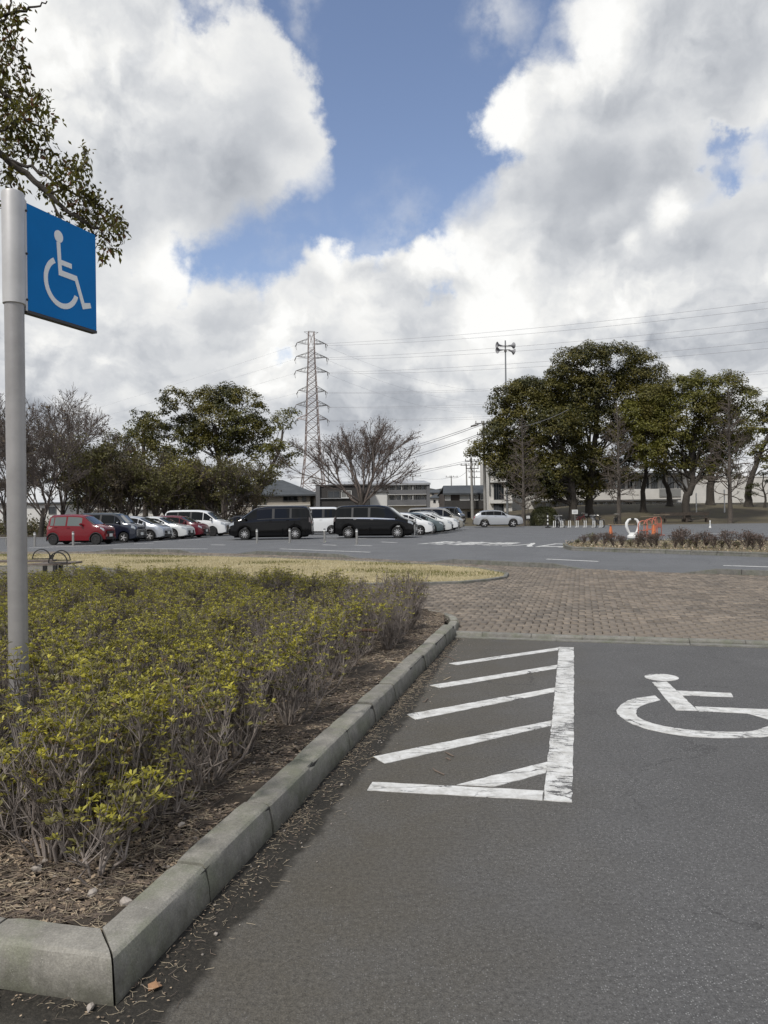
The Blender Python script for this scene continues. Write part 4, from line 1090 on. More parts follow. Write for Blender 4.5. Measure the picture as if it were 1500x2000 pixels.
def build_azaleas():
    pts = []
    # rows that follow the kerb
    front = [(100,1690),(205,1640),(310,1600),(400,1540),(470,1480),(560,1420),(600,1375),(650,1330),(700,1285)]
    lab = ['azalea shrub nearest the corner of the kerb at the left edge of the picture', 'azalea shrub with low green sprigs second from the front corner', 'azalea shrub with a clean bare V shaped trunk near the kerb',
        'azalea shrub on many thin grey stems right of the V shaped trunk', 'azalea shrub beside the fourth kerb stone, mostly bare below', 'azalea shrub with one bright yellow green sprig near the kerb', 'twiggy azalea shrub beside the lowest hatch stripes', 'twiggy azalea shrub left of the snapped branch', 'sparse azalea shrub under the snapped branch']
    for (px, py), l in zip(front, lab):
        g = G(px, py, .09); put_bush(g.x, g.y, AZ, random.uniform(.90, 1.0), l, 'azalea shrubs along the kerb'); pts.append((g.x, g.y))
    n = 0
    for u in np.arange(.35, 10.2, .40):
        for v in np.arange(-.52, -8.0, -.40):
            x, y, _ = K0 + KU * (u + random.uniform(-.11, .11)) + KV * (v + random.uniform(-.11, .11))
            if not in_poly(np.array([[x, y]]), bed_poly)[0] or abs(x) > .56 * y + .5: continue
            if y < 3.3 or min(math.hypot(x - a, y - b) for a, b in pts) < .30: continue
            if math.hypot(x + 2.28, y - 4.65) < .22: continue
            near_kerb = v > -.8; far_end = u > 6.0 and v > -1.5
            if u > 6.9 and v > -.55: continue
            if near_kerb and u < 5 and v > -.56: continue
            if y > 8.9 and random.random() < .25: continue
            back = .97 if y < 4.9 else .86 if y < 6 else .81
            pd_ = math.hypot(x + 2.28, y - 4.65)
            if far_end:
                w = 'at the far tip of the bed beside the rounded kerb' if u > 8.2 else 'behind the snapped branch'
                put_bush(x, y, AZ_SPARSE, random.uniform(.80, 1.0), 'leafless grey twiggy azalea shrub ' + w, 'bare azalea shrubs ' + w)
            else:
                if pd_ < .62: w = 'crowding the foot of the sign pole'
                elif x < -.38 * y - .2: w = 'along the left edge of the picture' + (' nearer than the sign pole' if y < 4.65 else ' farther than the sign pole')
                elif y > 8.6: w = 'in the farthest row towards the dry lawn'
                elif y > 6.6: w = 'in the middle distance behind the sign pole'
                elif v > -1.3: w = 'in the second row from the long kerb'
                elif y > 4.6: w = 'in the thick of the bed level with the sign pole'
                else: w = 'in the near mass just behind the front row'
                put_bush(x, y, AZ if random.random() < (.93 - (.70 if v > -1.1 and y > 4.8 else .45 if v > -1.7 and y > 5.2 else .08)) else AZ_SPARSE, random.uniform(.84, 1.09) * back, 'yellow green azalea shrub ' + w, 'azalea shrubs ' + w)
            pts.append((x, y)); n += 1
    for px, py, w in ((150,1665,'in the middle of the three front trunks'),(40,1640,'at the left edge of the picture'),(190,1720,'standing on the straw near the corner of the kerb'),(270,1640,'left of the V shaped trunk')):
        g = G(px, py, .09); put_bush(g.x, g.y, AZ_LOW, random.uniform(.8, 1.1), 'low green azalea sprig ' + w, 'low azalea sprigs')
    print('azaleas', n)
build_azaleas()

# ---- leaf litter, straw and stones on the bed
def bits(name, pts, z0, label, kinds, cat):
    n = len(pts); V = []; Fc = []; M = []
    k = rng.choice(len(kinds), n, p=[q[0] for q in kinds])
    for i, (x, y) in enumerate(pts):
        _, L, w, mi, lift = kinds[k[i]]; L *= random.uniform(.5, 1.5); w *= random.uniform(.6, 1.4); a = random.uniform(0, 6.28); c, s = math.cos(a), math.sin(a); z = z0 + random.uniform(.002, .012) ; b = len(V); t = random.uniform(-.4, .4) * lift
        if L / w > 6:   # straw or twig: bent three-sided stick
            bend = random.uniform(-.25, .25) * L
            for t_, o_ in ((-.5, 0), (0, bend), (.5, 0)):
                px, py, pz = x + c*L*t_ - s*o_, y + s*L*t_ + c*o_, z + t * L * t_ + abs(t) * L * .5
                for dx, dz in ((-1, 0), (1, 0), (0, 1.2)): V.append((px - s*dx*w/2, py + c*dx*w/2, pz + dz*w/2))
            for q in (0, 1):
                for e in range(3): e2 = (e+1) % 3; Fc.append((b+q*3+e, b+q*3+e2, b+q*3+3+e2, b+q*3+3+e)); M.append(mi)
        else:           # curled leaf
            cu = random.uniform(.1, .45) * w
            for t_, o_, h in ((-.5, 0, .2), (0, .5, 1), (.5, 0, .3), (0, -.5, .9)): V.append((x + c*L*t_ - s*o_*w, y + s*L*t_ + c*o_*w, z + cu * h * random.uniform(.3, 1.2) + t * L * t_))
            Fc.append((b, b+1, b+2, b+3)); M.append(mi)
    return V, Fc, M
litter_mats = [mat('straw', (.42, .35, .25), .85, island=.6), mat('dead leaf brown', (.16, .12, .085), .8, island=.7), mat('dead leaf tan', (.38, .29, .20), .8, island=.6), mat('twig grey', (.16, .125, .10), .9, island=.5)]
def build_litter():
    n = 19500; u = rng.uniform(.12, 10, n); v = -.165 - np.abs(rng.normal(0, .45, n)) ** 1.0 - .01
    front = rng.random(n) < .40; u[front] = .17 + rng.random(front.sum()) ** 1.6 * 1.7; v[front] = -.17 - rng.random(front.sum()) * 2.2
    K0n, KUn, KVn = (np.array(q[:2]) for q in (K0, KU, KV)); pts = K0n + u[:, None] * KUn + v[:, None] * KVn
    pts = pts[in_poly(pts, bed_poly)]
    V, Fc, M = bits('litter', pts, .116, '', [(.26, .07, .0022, 0, .5), (.30, .034, .020, 1, .5), (.20, .026, .016, 2, .5), (.24, .10, .003, 3, .4)], '')
    me = npmesh('leaf_litter', V, np.array(Fc), M)
    for q in litter_mats: me.materials.append(q)
    tag(link('leaf_litter', me), 'dry straw, twigs and dead leaves lying on the bed', 'leaf litter', kind='stuff')
    # the drift at the foot of the kerb on the asphalt
    n = 1500; u = np.concatenate([rng.uniform(-.1, 7.2, n), rng.normal(1.45, .12, 90), rng.normal(2.45, .12, 80), rng.normal(3.9, .5, 330), rng.normal(4.8, .4, 200)]); v = np.abs(rng.normal(0, .10, len(u))) + .006
    v[:n] = np.abs(rng.normal(0, .085, n)) + .006
    pts = K0n + u[:, None] * KUn + v[:, None] * KVn
    pf = K0n + rng.uniform(0, 1.6, 160)[:, None] * np.array(FD[:2]) + (np.abs(rng.normal(0, .07, 160)) + .01)[:, None] * -KUn; pts = np.concatenate([pts, pf])
    V, Fc, M = bits('drift', pts, .001, '', [(.44, .034, .0014, 0, .2), (.18, .012, .008, 1, .3), (.22, .010, .007, 2, .3), (.16, .035, .002, 3, .2)], '')
    me = npmesh('kerb_drift', V, np.array(Fc), M)
    for q in litter_mats: me.materials.append(q)
    tag(link('kerb_drift', me), 'fine straw and twig debris swept along the foot of the kerb', 'debris', kind='stuff')
    # small stones everywhere, and the larger ones one by one
    stone_m = mat('pale stone', (.36, .32, .28), .9, var=.4, scale=20, bump=.4, island=.5)
    def stone(me_name, r):
        bm = bmesh.new(); bmesh.ops.create_icosphere(bm, subdivisions=1, radius=r)
        for w in bm.verts: w.co *= random.uniform(.70, 1.22); w.co.z *= .65; w.co.y *= .8
        me = bpy.data.meshes.new(me_name); bm.to_mesh(me); bm.free(); me.materials.append(stone_m); return me
    V = []; Fc = []
    bm = bmesh.new(); bmesh.ops.create_icosphere(bm, subdivisions=1, radius=1); sv = np.array([q.co[:] for q in bm.verts]); sf = np.array([[q.index for q in f.verts] for f in bm.faces]); bm.free()
    cnt = 900; uu = rng.uniform(.2, 8, cnt); vv = -.18 - np.abs(rng.normal(0, .35, cnt)); pp = K0n + uu[:, None]*KUn + vv[:, None]*KVn
    u2 = rng.uniform(0, 7, 160); v2 = np.abs(rng.normal(0, .18, 160)) + .01; pp = np.concatenate([pp, K0n + u2[:, None]*KUn + v2[:, None]*KVn]); zz = np.concatenate([np.full(cnt, .122), np.full(160, .003)])
    for i, p in enumerate(pp):
        r = rng.uniform(.003, .012) * (1 if i < cnt else .55); q = sv * r * rng.uniform(.75, 1.2, sv.shape) * [1, .8, .7] + [p[0], p[1], zz[i]]; Fc.append(sf + len(V) * len(sv)); V.append(q)
    o = link('pebbles', npmesh('pebbles', np.concatenate(V), np.concatenate(Fc)), stone_m); tag(o, 'small pale pebbles scattered on soil and asphalt by the kerb', 'pebbles', kind='stuff')
    big = [((244,1768), .034, 'tan stone resting against the inner face of the front kerb'), ((181,1748), .027, 'pale stone on the straw left of the tan stone by the kerb'), ((72,1700), .026, 'grey white stone on bare soil at the left edge'), ((88,1685), .018, 'small white stone touching the grey white one at the left'),
           ((133,1742), .015, 'small pale stone at the front left of the straw patch'), ((354,1614), .022, 'white stone on the soil right of the V shaped azalea trunk'), ((494,1511), .014, 'little white stone near the kerb past the V shaped trunk'), ((177,1970), .020, 'white stone lying under the front kerb on the asphalt', ), ((421,1826), .010, 'white crumb alone on the damp asphalt strip'), ((667,1534), .013, 'round white pebble on the damp asphalt by the hatched area')]
    for q, r, l in big:
        z = .122 if q[1] not in (1970, 1826, 1534) else .005
        g = G(*q, z); o = link('stone', stone('stone', r), stone_m, None, (g.x, g.y, z + r * .35)); o.rotation_euler = (0, 0, random.uniform(0, 6)); tag(o, l, 'stone')
    # twigs lying on the asphalt, a leaf, and the snapped branch
    for a, b, c_, l in (((868,1513),(850,1505),(845,1500),'thin curved dry twig on the asphalt above the bottom line of the hatching'), ((886,1477),(876,1472),(868,1468),'short dark twig between the two lowest hatch stripes'), ((880,1484),(874,1481),(870,1480),'stubby dark twig just below another between the hatch stripes'), ((836,1364),(830,1370),(824,1371),'dark twig on the asphalt between the second and third hatch stripes'),
                        ((880,1322),(872,1326),(866,1328),'pale twig between the first and second hatch stripes'), ((891,1290),(876,1283),(858,1280),'long curved twig at the far end by the kerb'), ((752,1290),(766,1292),(786,1294),'pale twig lying across the kerb top')):
        zz = .006 if l[-3:] != 'top' else .156
        m = MB(); m.tube([G(*a, zz), G(*b, zz + .004), G(*c_, zz)], [.004, .005, .002], 5); tag(m.build('twig', litter_mats[3] if 'pale' not in l else litter_mats[0]), l, 'twig')
    m = MB(); c0 = G(301, 1929, .004); r = .022
    pts = [(-.1, -.9), (.05, -.45), (.9, -.2), (.75, .35), (.2, .6), (-.5, .45), (-.75, .0), (-.1, -.42), (-.18, -.9)]
    m.prism([(c0.x + x * r * 1.25, c0.y - y * r * 1.8) for x, y in pts], .004, .0055); m.v = [(x, y, z + .012 * abs(math.sin(i * 2.1))) for i, (x, y, z) in enumerate(m.v)]
    tag(m.build('fallen_leaf', mat('fallen leaf', (.42, .24, .13), .7, var=.3, scale=40)), 'single tan fallen leaf on the damp asphalt near the corner of the kerb', 'leaf')
    g0 = G(668, 1290, .09); Yb = g0.y
    m = MB(); m.tube([P(640,1330,Yb), P(664,1290,Yb), P(672,1255,Yb), P(676,1236,Yb)], [.008, .010, .010, .009], 6); m.tube([P(672,1240,Yb), P(690,1233,Yb), P(712,1230,Yb), P(738,1232,Yb - .05)], [.008, .014, .017, .018], 7)
    tag(m.build('snapped_branch', mat('brown branch', (.12, .07, .045), .85, var=.4, scale=20)), 'short thick brown snapped branch sticking out of the azaleas', 'branch')
build_litter()

# ------------------------------------------------------------------ buildings
white_wall = mat('white render', (.62, .60, .56), .85, var=.15, scale=.5, bump=.1)
cream_wall = mat('beige siding', (.42, .38, .32), .85, var=.15, scale=.6)
pale_panel = mat('pale panel wall', (.68, .67, .64), .7, var=.08, scale=.8)
dark_wall = mat('charcoal cladding', (.050, .047, .045), .8, var=.25, scale=.6)
brown_wall = mat('dark brown cladding', (.085, .070, .060), .8, var=.25, scale=.6)
grey_band = mat('grey balcony panel', (.16, .16, .165), .75, var=.15, scale=.7)
slate = mat('slate roof', (.070, .078, .085), .8, var=.3, scale=1.2, bump=.4)
roof_pale = mat('light sheet roof', (.38, .39, .40), .55, var=.15, scale=.6)
frame_m = mat('window frame', (.10, .10, .10), .5)
frame_w = mat('white window frame', (.65, .65, .63), .6)
def glass_mat(name, col, rough=.06):
    if name in MATS: return MATS[name]
    m = mat(name, col, rough, spec=.6, coat=.5); return m
pane_m = glass_mat('window glass', (.020, .024, .028)); pane_l = glass_mat('curtained glass', (.20, .20, .19), .25); shutter_m = mat('pale shutter', (.55, .54, .50), .7, var=.1, scale=2)

def block(name, mat_, root, px0, px1, py0, py1, Y, depth, name_z0=None):
    """a volume given by where its near face is seen; local to its root Empty"""
    a = P(px0, (py0 + py1) / 2, Y); b = P(px1, (py0 + py1) / 2, Y); t = P((px0+px1)/2, py0, Y).z; z0 = P((px0+px1)/2, py1, Y).z if name_z0 is None else name_z0
    m = MB(); m.box(((a.x+b.x)/2 - root.location.x, Y + depth/2 - root.location.y, (t+z0)/2 - root.location.z), (abs(b.x-a.x), depth, t-z0)); return m.build(name, mat_, root)
def window(root, px0, px1, py0, py1, Y, pane=None, fr=None, bars=1, proud=.05):
    a = P(px0, py0, Y); b = P(px1, py1, Y); o = root.location; w = b.x - a.x; h = a.z - b.z; cx, cz = (a.x+b.x)/2 - o.x, (a.z+b.z)/2 - o.z; y = Y - o.y; t = max(.06, w * .04)
    m = MB()
    for dx in (-w/2 + t/2, w/2 - t/2): m.box((cx+dx, y - proud/2, cz), (t, proud + .1, h))
    for dz in (-h/2 + t/2, h/2 - t/2): m.box((cx, y - proud/2, cz+dz), (w - 2*t, proud + .1, t))
    for k in range(bars): m.box((cx - w/2 + w*(k+1)/(bars+1), y - proud/2 + .01, cz), (t*.8, proud + .06, h - 2*t))
    f = m.build('window', fr or frame_m, root); g = MB(); g.box((cx, y - .012, cz), (w - 2*t, .02, h - 2*t)); g.build('pane', pane or pane_m, f)
    return f
def building(name, label, px, Y, cat='house', group=None):
    r = empty(name, (P(px, 1000, Y).x, Y, 0)); tag(r, label, cat, group); return r
def hip_roof(root, px0, px1, eave, rx0, rx1, ridge, Y, depth, mat_, over=.5):
    o = root.location; a = P(px0, eave, Y); b = P(px1, eave, Y); c = P(rx0, ridge, Y + depth/2); d = P(rx1, ridge, Y + depth/2)
    k = (Y + depth/2) / Y
    v = [(a.x-o.x-over, -over, a.z), (b.x-o.x+over, -over, a.z), (b.x-o.x+over, depth+over, a.z), (a.x-o.x-over, depth+over, a.z), (c.x-o.x, depth/2, c.z), (d.x-o.x, depth/2, c.z)]
    v += [(q[0], q[1], q[2] - .18) for q in v[:4]]
    m = MB(); m.add(v, [(0,1,5,4), (1,2,5), (2,3,4,5), (3,0,4), (0,6,7,1), (1,7,8,2), (2,8,9,3), (3,9,6,0), (6,9,8,7)]); return m.build('roof', mat_, root)

def build_town():
    # beige house with the hipped roof
    Y = 88; r = building('hipped_house', 'beige two storey house with a dark hipped slate roof left of the pylon', 540, Y)
    block('wall', cream_wall, r, 462, 606, 968, 1030, Y, 10, 0)
    block('string_course', frame_w, r, 462, 606, 986.5, 988, Y - .08, .2)
    hip_roof(r, 455, 612, 967.5, 505, 552, 938, Y, 10, slate)
    for x0, x1, y0, y1 in ((479,486,969,983),(492,497,969,985),(503,508,969,985),(515,520,968,985),(492,497,988,996),(503,508,988,996)): window(r, x0, x1, y0, y1, Y, bars=0)
    window(r, 553, 582, 967.5, 979, Y, pane_m, bars=2); window(r, 590, 598, 968, 979, Y, pane_l, bars=0)
    # charcoal house
    Y = 84; r = building('flat_roofed_house', 'charcoal flat roofed house with a wide recessed window behind the bare tree', 670, Y)
    o = r.location
    block('wall', dark_wall, r, 617, 722, 949, 1030, Y, 9, 0); block('parapet', dark_wall, r, 616, 723, 946.5, 949, Y - .15, 9.3)
    block('side_pier', grey_band, r, 617, 625, 949, 1030, Y - .25, .24, 0); block('window_sill', roof_pale, r, 626, 688, 973, 974, Y - .2, .19)
    window(r, 640, 664, 959, 972.5, Y, pane_m, bars=1); window(r, 666, 687, 958.5, 972.5, Y, pane_l, frame_w, bars=1)
    # white annexe
    Y = 86; r = building('white_annexe', 'plain white boxy annexe with a dark gutter beside the charcoal house', 740, Y)
    block('wall', pale_panel, r, 722, 758, 961.5, 1030, Y, 7, 0); block('gutter', frame_m, r, 721, 759.5, 959.5, 961.3, Y - .2, 7.4); block('downpipe', frame_m, r, 756.5, 758, 961.3, 1030, Y - .12, .1, 0)
    # apartment block
    Y = 104; r = building('apartment_block', 'three storey apartment block with grey balconies and a light sheet roof', 780, Y, 'apartment block')
    block('wall', pale_panel, r, 690, 839, 944, 1030, Y, 11, 0); block('end_pier', grey_band, r, 833.5, 840, 946, 1030, Y - 1.15, 1.1, 0)
    o = r.location; a = P(640, 945.5, Y - 1.3); b = P(841, 945.5, Y - 1.3); c = P(660, 938.5, Y + 5); d = P(828, 938.5, Y + 5)
    m = MB(); v = [(a.x-o.x, -1.3, a.z), (b.x-o.x, -1.3, a.z), (d.x-o.x, 5, d.z), (c.x-o.x, 5, d.z), (a.x-o.x, 12, a.z), (b.x-o.x, 12, a.z)]; v += [(x, y, z - .25) for x, y, z in v]
    m.add(v, [(0,1,2,3), (3,2,5,4), (0,6,7,1), (1,7,8,2), (2,8,11,5), (5,11,10,4), (4,10,9,3), (3,9,6,0), (6,9,8,7), (9,10,11,8)]); m.build('roof', roof_pale, r)
    for y0, y1 in ((957, 965.5), (976.5, 987)):
        block('balcony', grey_band, r, 690, 833, y0, y1, Y - 1.2, .12); block('balcony_floor', pale_panel, r, 690, 833, y1 + .1, y1 + 1, Y - 1.2, 1.19)
    for y0, y1 in ((947.5, 957.5), (967.5, 977)):
        for i, x in enumerate((700, 715, 730, 745, 762, 775, 790, 803, 813, 823)):
            window(r, x, x + (8 if i % 3 else 6), y0, y1, Y, (pane_l, pane_m, pane_l, pane_l)[i % 4], frame_w if i % 2 else frame_m, bars=1)
        for x in (757, 784, 806): block('partition', pale_panel, r, x, x + 1, y0 - .5, y1, Y - 1.1, 1.09)
    # small far houses in the gap
    Y = 150; r = building('far_house', 'small white far off house in the gap beside the apartment block', 855, Y)
    block('wall', white_wall, r, 841, 868, 972, 1030, Y, 8, 0); hip_roof(r, 840, 869, 972, 850, 862, 966, Y, 8, slate, .3); window(r, 846, 851, 976, 982, Y, bars=0); window(r, 856, 863, 976, 982, Y, bars=1)
    Y = 190; r = building('far_house', 'tiny dark roofed far house above the small white one', 848, Y)
    block('wall', cream_wall, r, 838, 862, 962, 1030, Y, 8, 0); hip_roof(r, 836, 863, 962, 842, 856, 956, Y, 8, slate, .3); window(r, 843, 848, 963.5, 967, Y, bars=0)
    # brown house
    Y = 94; r = building('brown_house', 'dark brown two storey house with pale shutters behind the white cars', 905, Y)
    block('wall', brown_wall, r, 868, 947, 963, 1030, Y, 9, 0); o = r.location
    a = P(865, 963.5, Y - .5); b = P(948, 963.5, Y - .5); c = P(866, 947.5, Y + 4.5); d = P(948, 947.5, Y + 4.5)
    m = MB(); v = [(a.x-o.x, -.5, a.z), (b.x-o.x, -.5, a.z), (d.x-o.x, 4.5, d.z), (c.x-o.x, 4.5, d.z), (a.x-o.x, 9.5, a.z), (b.x-o.x, 9.5, a.z)]; v += [(x, y, z - .2) for x, y, z in v]
    m.add(v, [(0,1,2,3), (3,2,5,4), (0,6,7,1), (1,7,8,2), (2,8,11,5), (5,11,10,4), (4,10,9,3), (3,9,6,0), (6,9,8,7), (9,10,11,8)]); m.build('roof', slate, r)
    block('balcony', dark_wall, r, 869, 946, 977.5, 994, Y - .9, .88); block('lower_wall', cream_wall, r, 868.5, 946, 995, 1030, Y - .05, .04, 0)
    window(r, 869, 880, 966, 977.3, Y, shutter_m, frame_w, 0); window(r, 898, 917, 965, 977.3, Y, shutter_m, frame_w, 0); window(r, 926, 934, 966.5, 977.3, Y, pane_l, frame_w, 0); window(r, 938, 945, 966, 977.3, Y, pane_l, frame_w, 0)
    window(r, 900, 907, 999, 1018, Y - .08, pane_l, frame_w, 0); window(r, 912, 921, 999, 1018, Y - .08, pane_m, frame_m, 0)
    # white stair tower and long school-like building
    Y = 108; r = building('stair_tower', 'white stair tower with tall dark glazing right of the brown house', 970, Y, 'building')
    z0 = mound(P(985,1000,Y).x, Y) - .5
    block('wall', white_wall, r, 954, 1000, 900, 1030, Y, 9, 0); block('slab', pale_panel, r, 958, 1001, 976.5, 983, Y - .5, .48); block('slab', pale_panel, r, 958, 1002, 938, 942, Y - .5, .48)
    window(r, 964, 984, 944, 976, Y, pane_m, frame_m, 3); window(r, 964, 984, 984, 1006, Y, pane_m, frame_m, 3); block('pier', frame_m, r, 955.5, 957.5, 915, 968, Y - .15, .14)
    r = building('long_white_building', 'long white two storey building with balconies behind the park trees', 1200, 112, 'building')
    Y = 112
    block('wall', white_wall, r, 1000, 1345, 925, 1030, Y, 10, 0); block('roof', roof_pale, r, 998, 1347, 921, 925, Y - 1.6, 12); block('roof_fascia', frame_m, r, 998, 1347, 925.2, 928, Y - 1.5, 1.45)
    block('balcony', white_wall, r, 1040, 1330, 956, 976, Y - 1.5, .15); block('balcony_floor', frame_m, r, 1040, 1330, 976.2, 979, Y - 1.5, 1.49)
    block('balcony_glass', pane_l, r, 1288, 1330, 955, 970, Y - 1.62, .05)
    for i, x in enumerate(range(1048, 1330, 16)):
        window(r, x, x + 12, 932, 955, Y, pane_m if i % 3 else pane_l, frame_w if i % 2 else frame_m, 1); window(r, x + 1, x + 11, 981, 1000, Y, (pane_l, pane_m, pane_m)[i % 3], frame_w, 1)
    Y = 118; r = building('plain_white_hall', 'plain white windowless hall at the right edge behind the pine', 1430, Y, 'building')
    block('wall', white_wall, r, 1345, 1590, 932, 1020, Y, 12, 0); block('coping', pale_panel, r, 1344, 1592, 929.5, 932, Y - .1, 12.2); block('plinth', dark_wall, r, 1345, 1590, 984, 1020, Y - .12, .1, 0)
    # white long building behind the left wood
    Y = 104; r = building('long_white_shed', 'long low white building seen between the trunks on the left', 300, Y, 'building')
    block('wall', white_wall, r, 120, 500, 978, 1040, Y, 12, 0); block('roof', roof_pale, r, 118, 502, 973, 978, Y - .6, 13)
    block('ledge', frame_m, r, 120, 500, 994.5, 996.5, Y - .3, .28)
    for x in range(150, 480, 45): window(r, x, x + 16, 982, 993, Y, pane_m, frame_m, 1)
    Y = 96; r = building('low_white_store', 'low white store with a flat roof behind the far left trees', 60, Y, 'building')
    block('wall', pale_panel, r, -60, 118, 985, 1045, Y, 10, 0); block('roof', slate, r, -62, 120, 982, 985, Y - .4, 11); window(r, 20, 40, 990, 1004, Y); window(r, 95, 110, 990, 1004, Y)
    # far wooded hill
    n = 40; V = []; Fc = []
    for i in range(n + 1):
        x = -260 + 620 * i / n; h = 1.57 + 900 * (1000 - 952) / F * (1 - ((x - 70) / 420) ** 2) + 1.4 * math.sin(i * 1.7) + .9 * math.sin(i * 4.1)
        V += [(x, 900, -1), (x, 930, max(h, 3)), (x, 1010, -1)]
    for i in range(n): b = i * 3; Fc += [(b, b+3, b+4, b+1), (b+1, b+4, b+5, b+2)]
    tag(link('hill', npmesh('hill', V, Fc), mat('far woods', (.060, .060, .052), .95, var=.5, scale=.12)), kind='structure')
build_town()

# ------------------------------------------------------- pylon, poles, wires
steel = mat('galvanised steel', (.27, .215, .195), .6, metal=.2, var=.25, scale=.3)
steel_dark = mat('dark steel', (.10, .095, .09), .6)
pole_conc = mat('concrete pole', (.30, .29, .27), .85, var=.15, scale=2)
ins_m = mat('insulator', (.14, .13, .12), .4)
ARM = {}
def build_pylon():
    Y = 250; b = P(612, 1000, Y); b.z = 0; root = empty('transmission_tower', b, R(12)); tag(root, 'tall steel lattice transmission tower with six tiers of arms', 'pylon')
    H = P(610, 648, Y).z; k = F / Y
    def half(z):                       # half width of the tower at a height
        return float(np.interp(z, (0, 9, 22, 33, 43, 53, 62), (4.9, 3.9, 2.4, 1.95, 1.6, 1.15, .95)))
    lv = [0, 6, 11.5, 16.5, 21, 25, 28.5, 31.7, 34.6, 37.3, 39.8, 42.1, 44.3, 46.4, 48.4, 50.3, 52.1, 53.8, 55.4, 57, H]
    m = MB(); m2 = MB(); cs = [(-1,-1),(1,-1),(1,1),(-1,1)]
    for sx, sy in cs: m.tube([(sx*half(z), sy*half(z), z) for z in lv], [.23 - .11*z/H for z in lv], 4)
    for i in range(len(lv) - 1):
        z0, z1 = lv[i], lv[i+1]; a, c = half(z0), half(z1); r = .115 - .045 * z0 / H
        for j in range(4):
            p, q = cs[j], cs[(j+1) % 4]
            m2.tube([(p[0]*a, p[1]*a, z0), (q[0]*c, q[1]*c, z1)], r, 3, False); m2.tube([(q[0]*a, q[1]*a, z0), (p[0]*c, p[1]*c, z1)], r, 3, False); m2.tube([(p[0]*c, p[1]*c, z1), (q[0]*c, q[1]*c, z1)], r * .8, 3, False)
    m.build('legs', steel, root); m2.build('lattice', steel, root)
    for tier, (py, L) in enumerate(((672, 3.7), (699, 3.9), (727, 3.9), (765, 2.9), (793, 3.5), (820, 3.1))):
        z = P(612, py, Y).z
        for s in (-1, 1):
            a = MB(); w = half(z); tip = (s*(w+L), 0, z + .35)
            for sy in (-1, 1):
                a.tube([(s*w, sy*w, z), tip], .11, 3); a.tube([(s*w, sy*w, z + 1.7), tip], .10, 3)
                for t in (.3, .6): a.tube([(s*(w+L*t), sy*w*(1-t), z + .35*t), (s*(w+L*(t-.15)), sy*w*(1-t+.15), z + 1.7 - 1.35*(t-.15))], .05, 3)
            o = a.build('cross_arm', steel_dark if tier < 5 else steel, root)
            g = MB()
            for sy in (-1, 1): g.tube([tip, (tip[0] + s * .5, sy * 2.0, z - .15 - .5)], .13, 5)
            g.tube([(tip[0] + s*.5, -2.3, z - .6), (tip[0] + s*.2, 0, z - 2.2), (tip[0] + s*.5, 2.3, z - .6)], .04, 3); g.build('insulator', ins_m, o)
            ARM[(tier, s)] = Matrix.Translation(b) @ Matrix.Rotation(R(12), 4, 'Z') @ Vector((tip[0], 0, z - .4))
    t = MB()
    for s in (-1, 1): t.tube([(0, 0, H), (s*2.4, 0, H - .1)], .08, 3); t.tube([(0, 0, H - 1.6), (s*2.4, 0, H - .1)], .06, 3)
    t.build('earth_wire_peak', steel_dark, root); ARM['top'] = Vector((b.x, b.y, H))
build_pylon()
wire_m = mat('power wire', (.24, .24, .26), .5)
def wire(a, b, sag, r, label, group, n=14, name='power_line'):
    a, b = Vector(a), Vector(b); m = MB(); pts = []
    for i in range(n + 1):
        t = i / n; q = a.lerp(b, t); q.z -= sag * 4 * t * (1 - t); pts.append(q)
    m.tube(pts, r, 4); return tag(m.build(name, wire_m), label, 'wire', group)
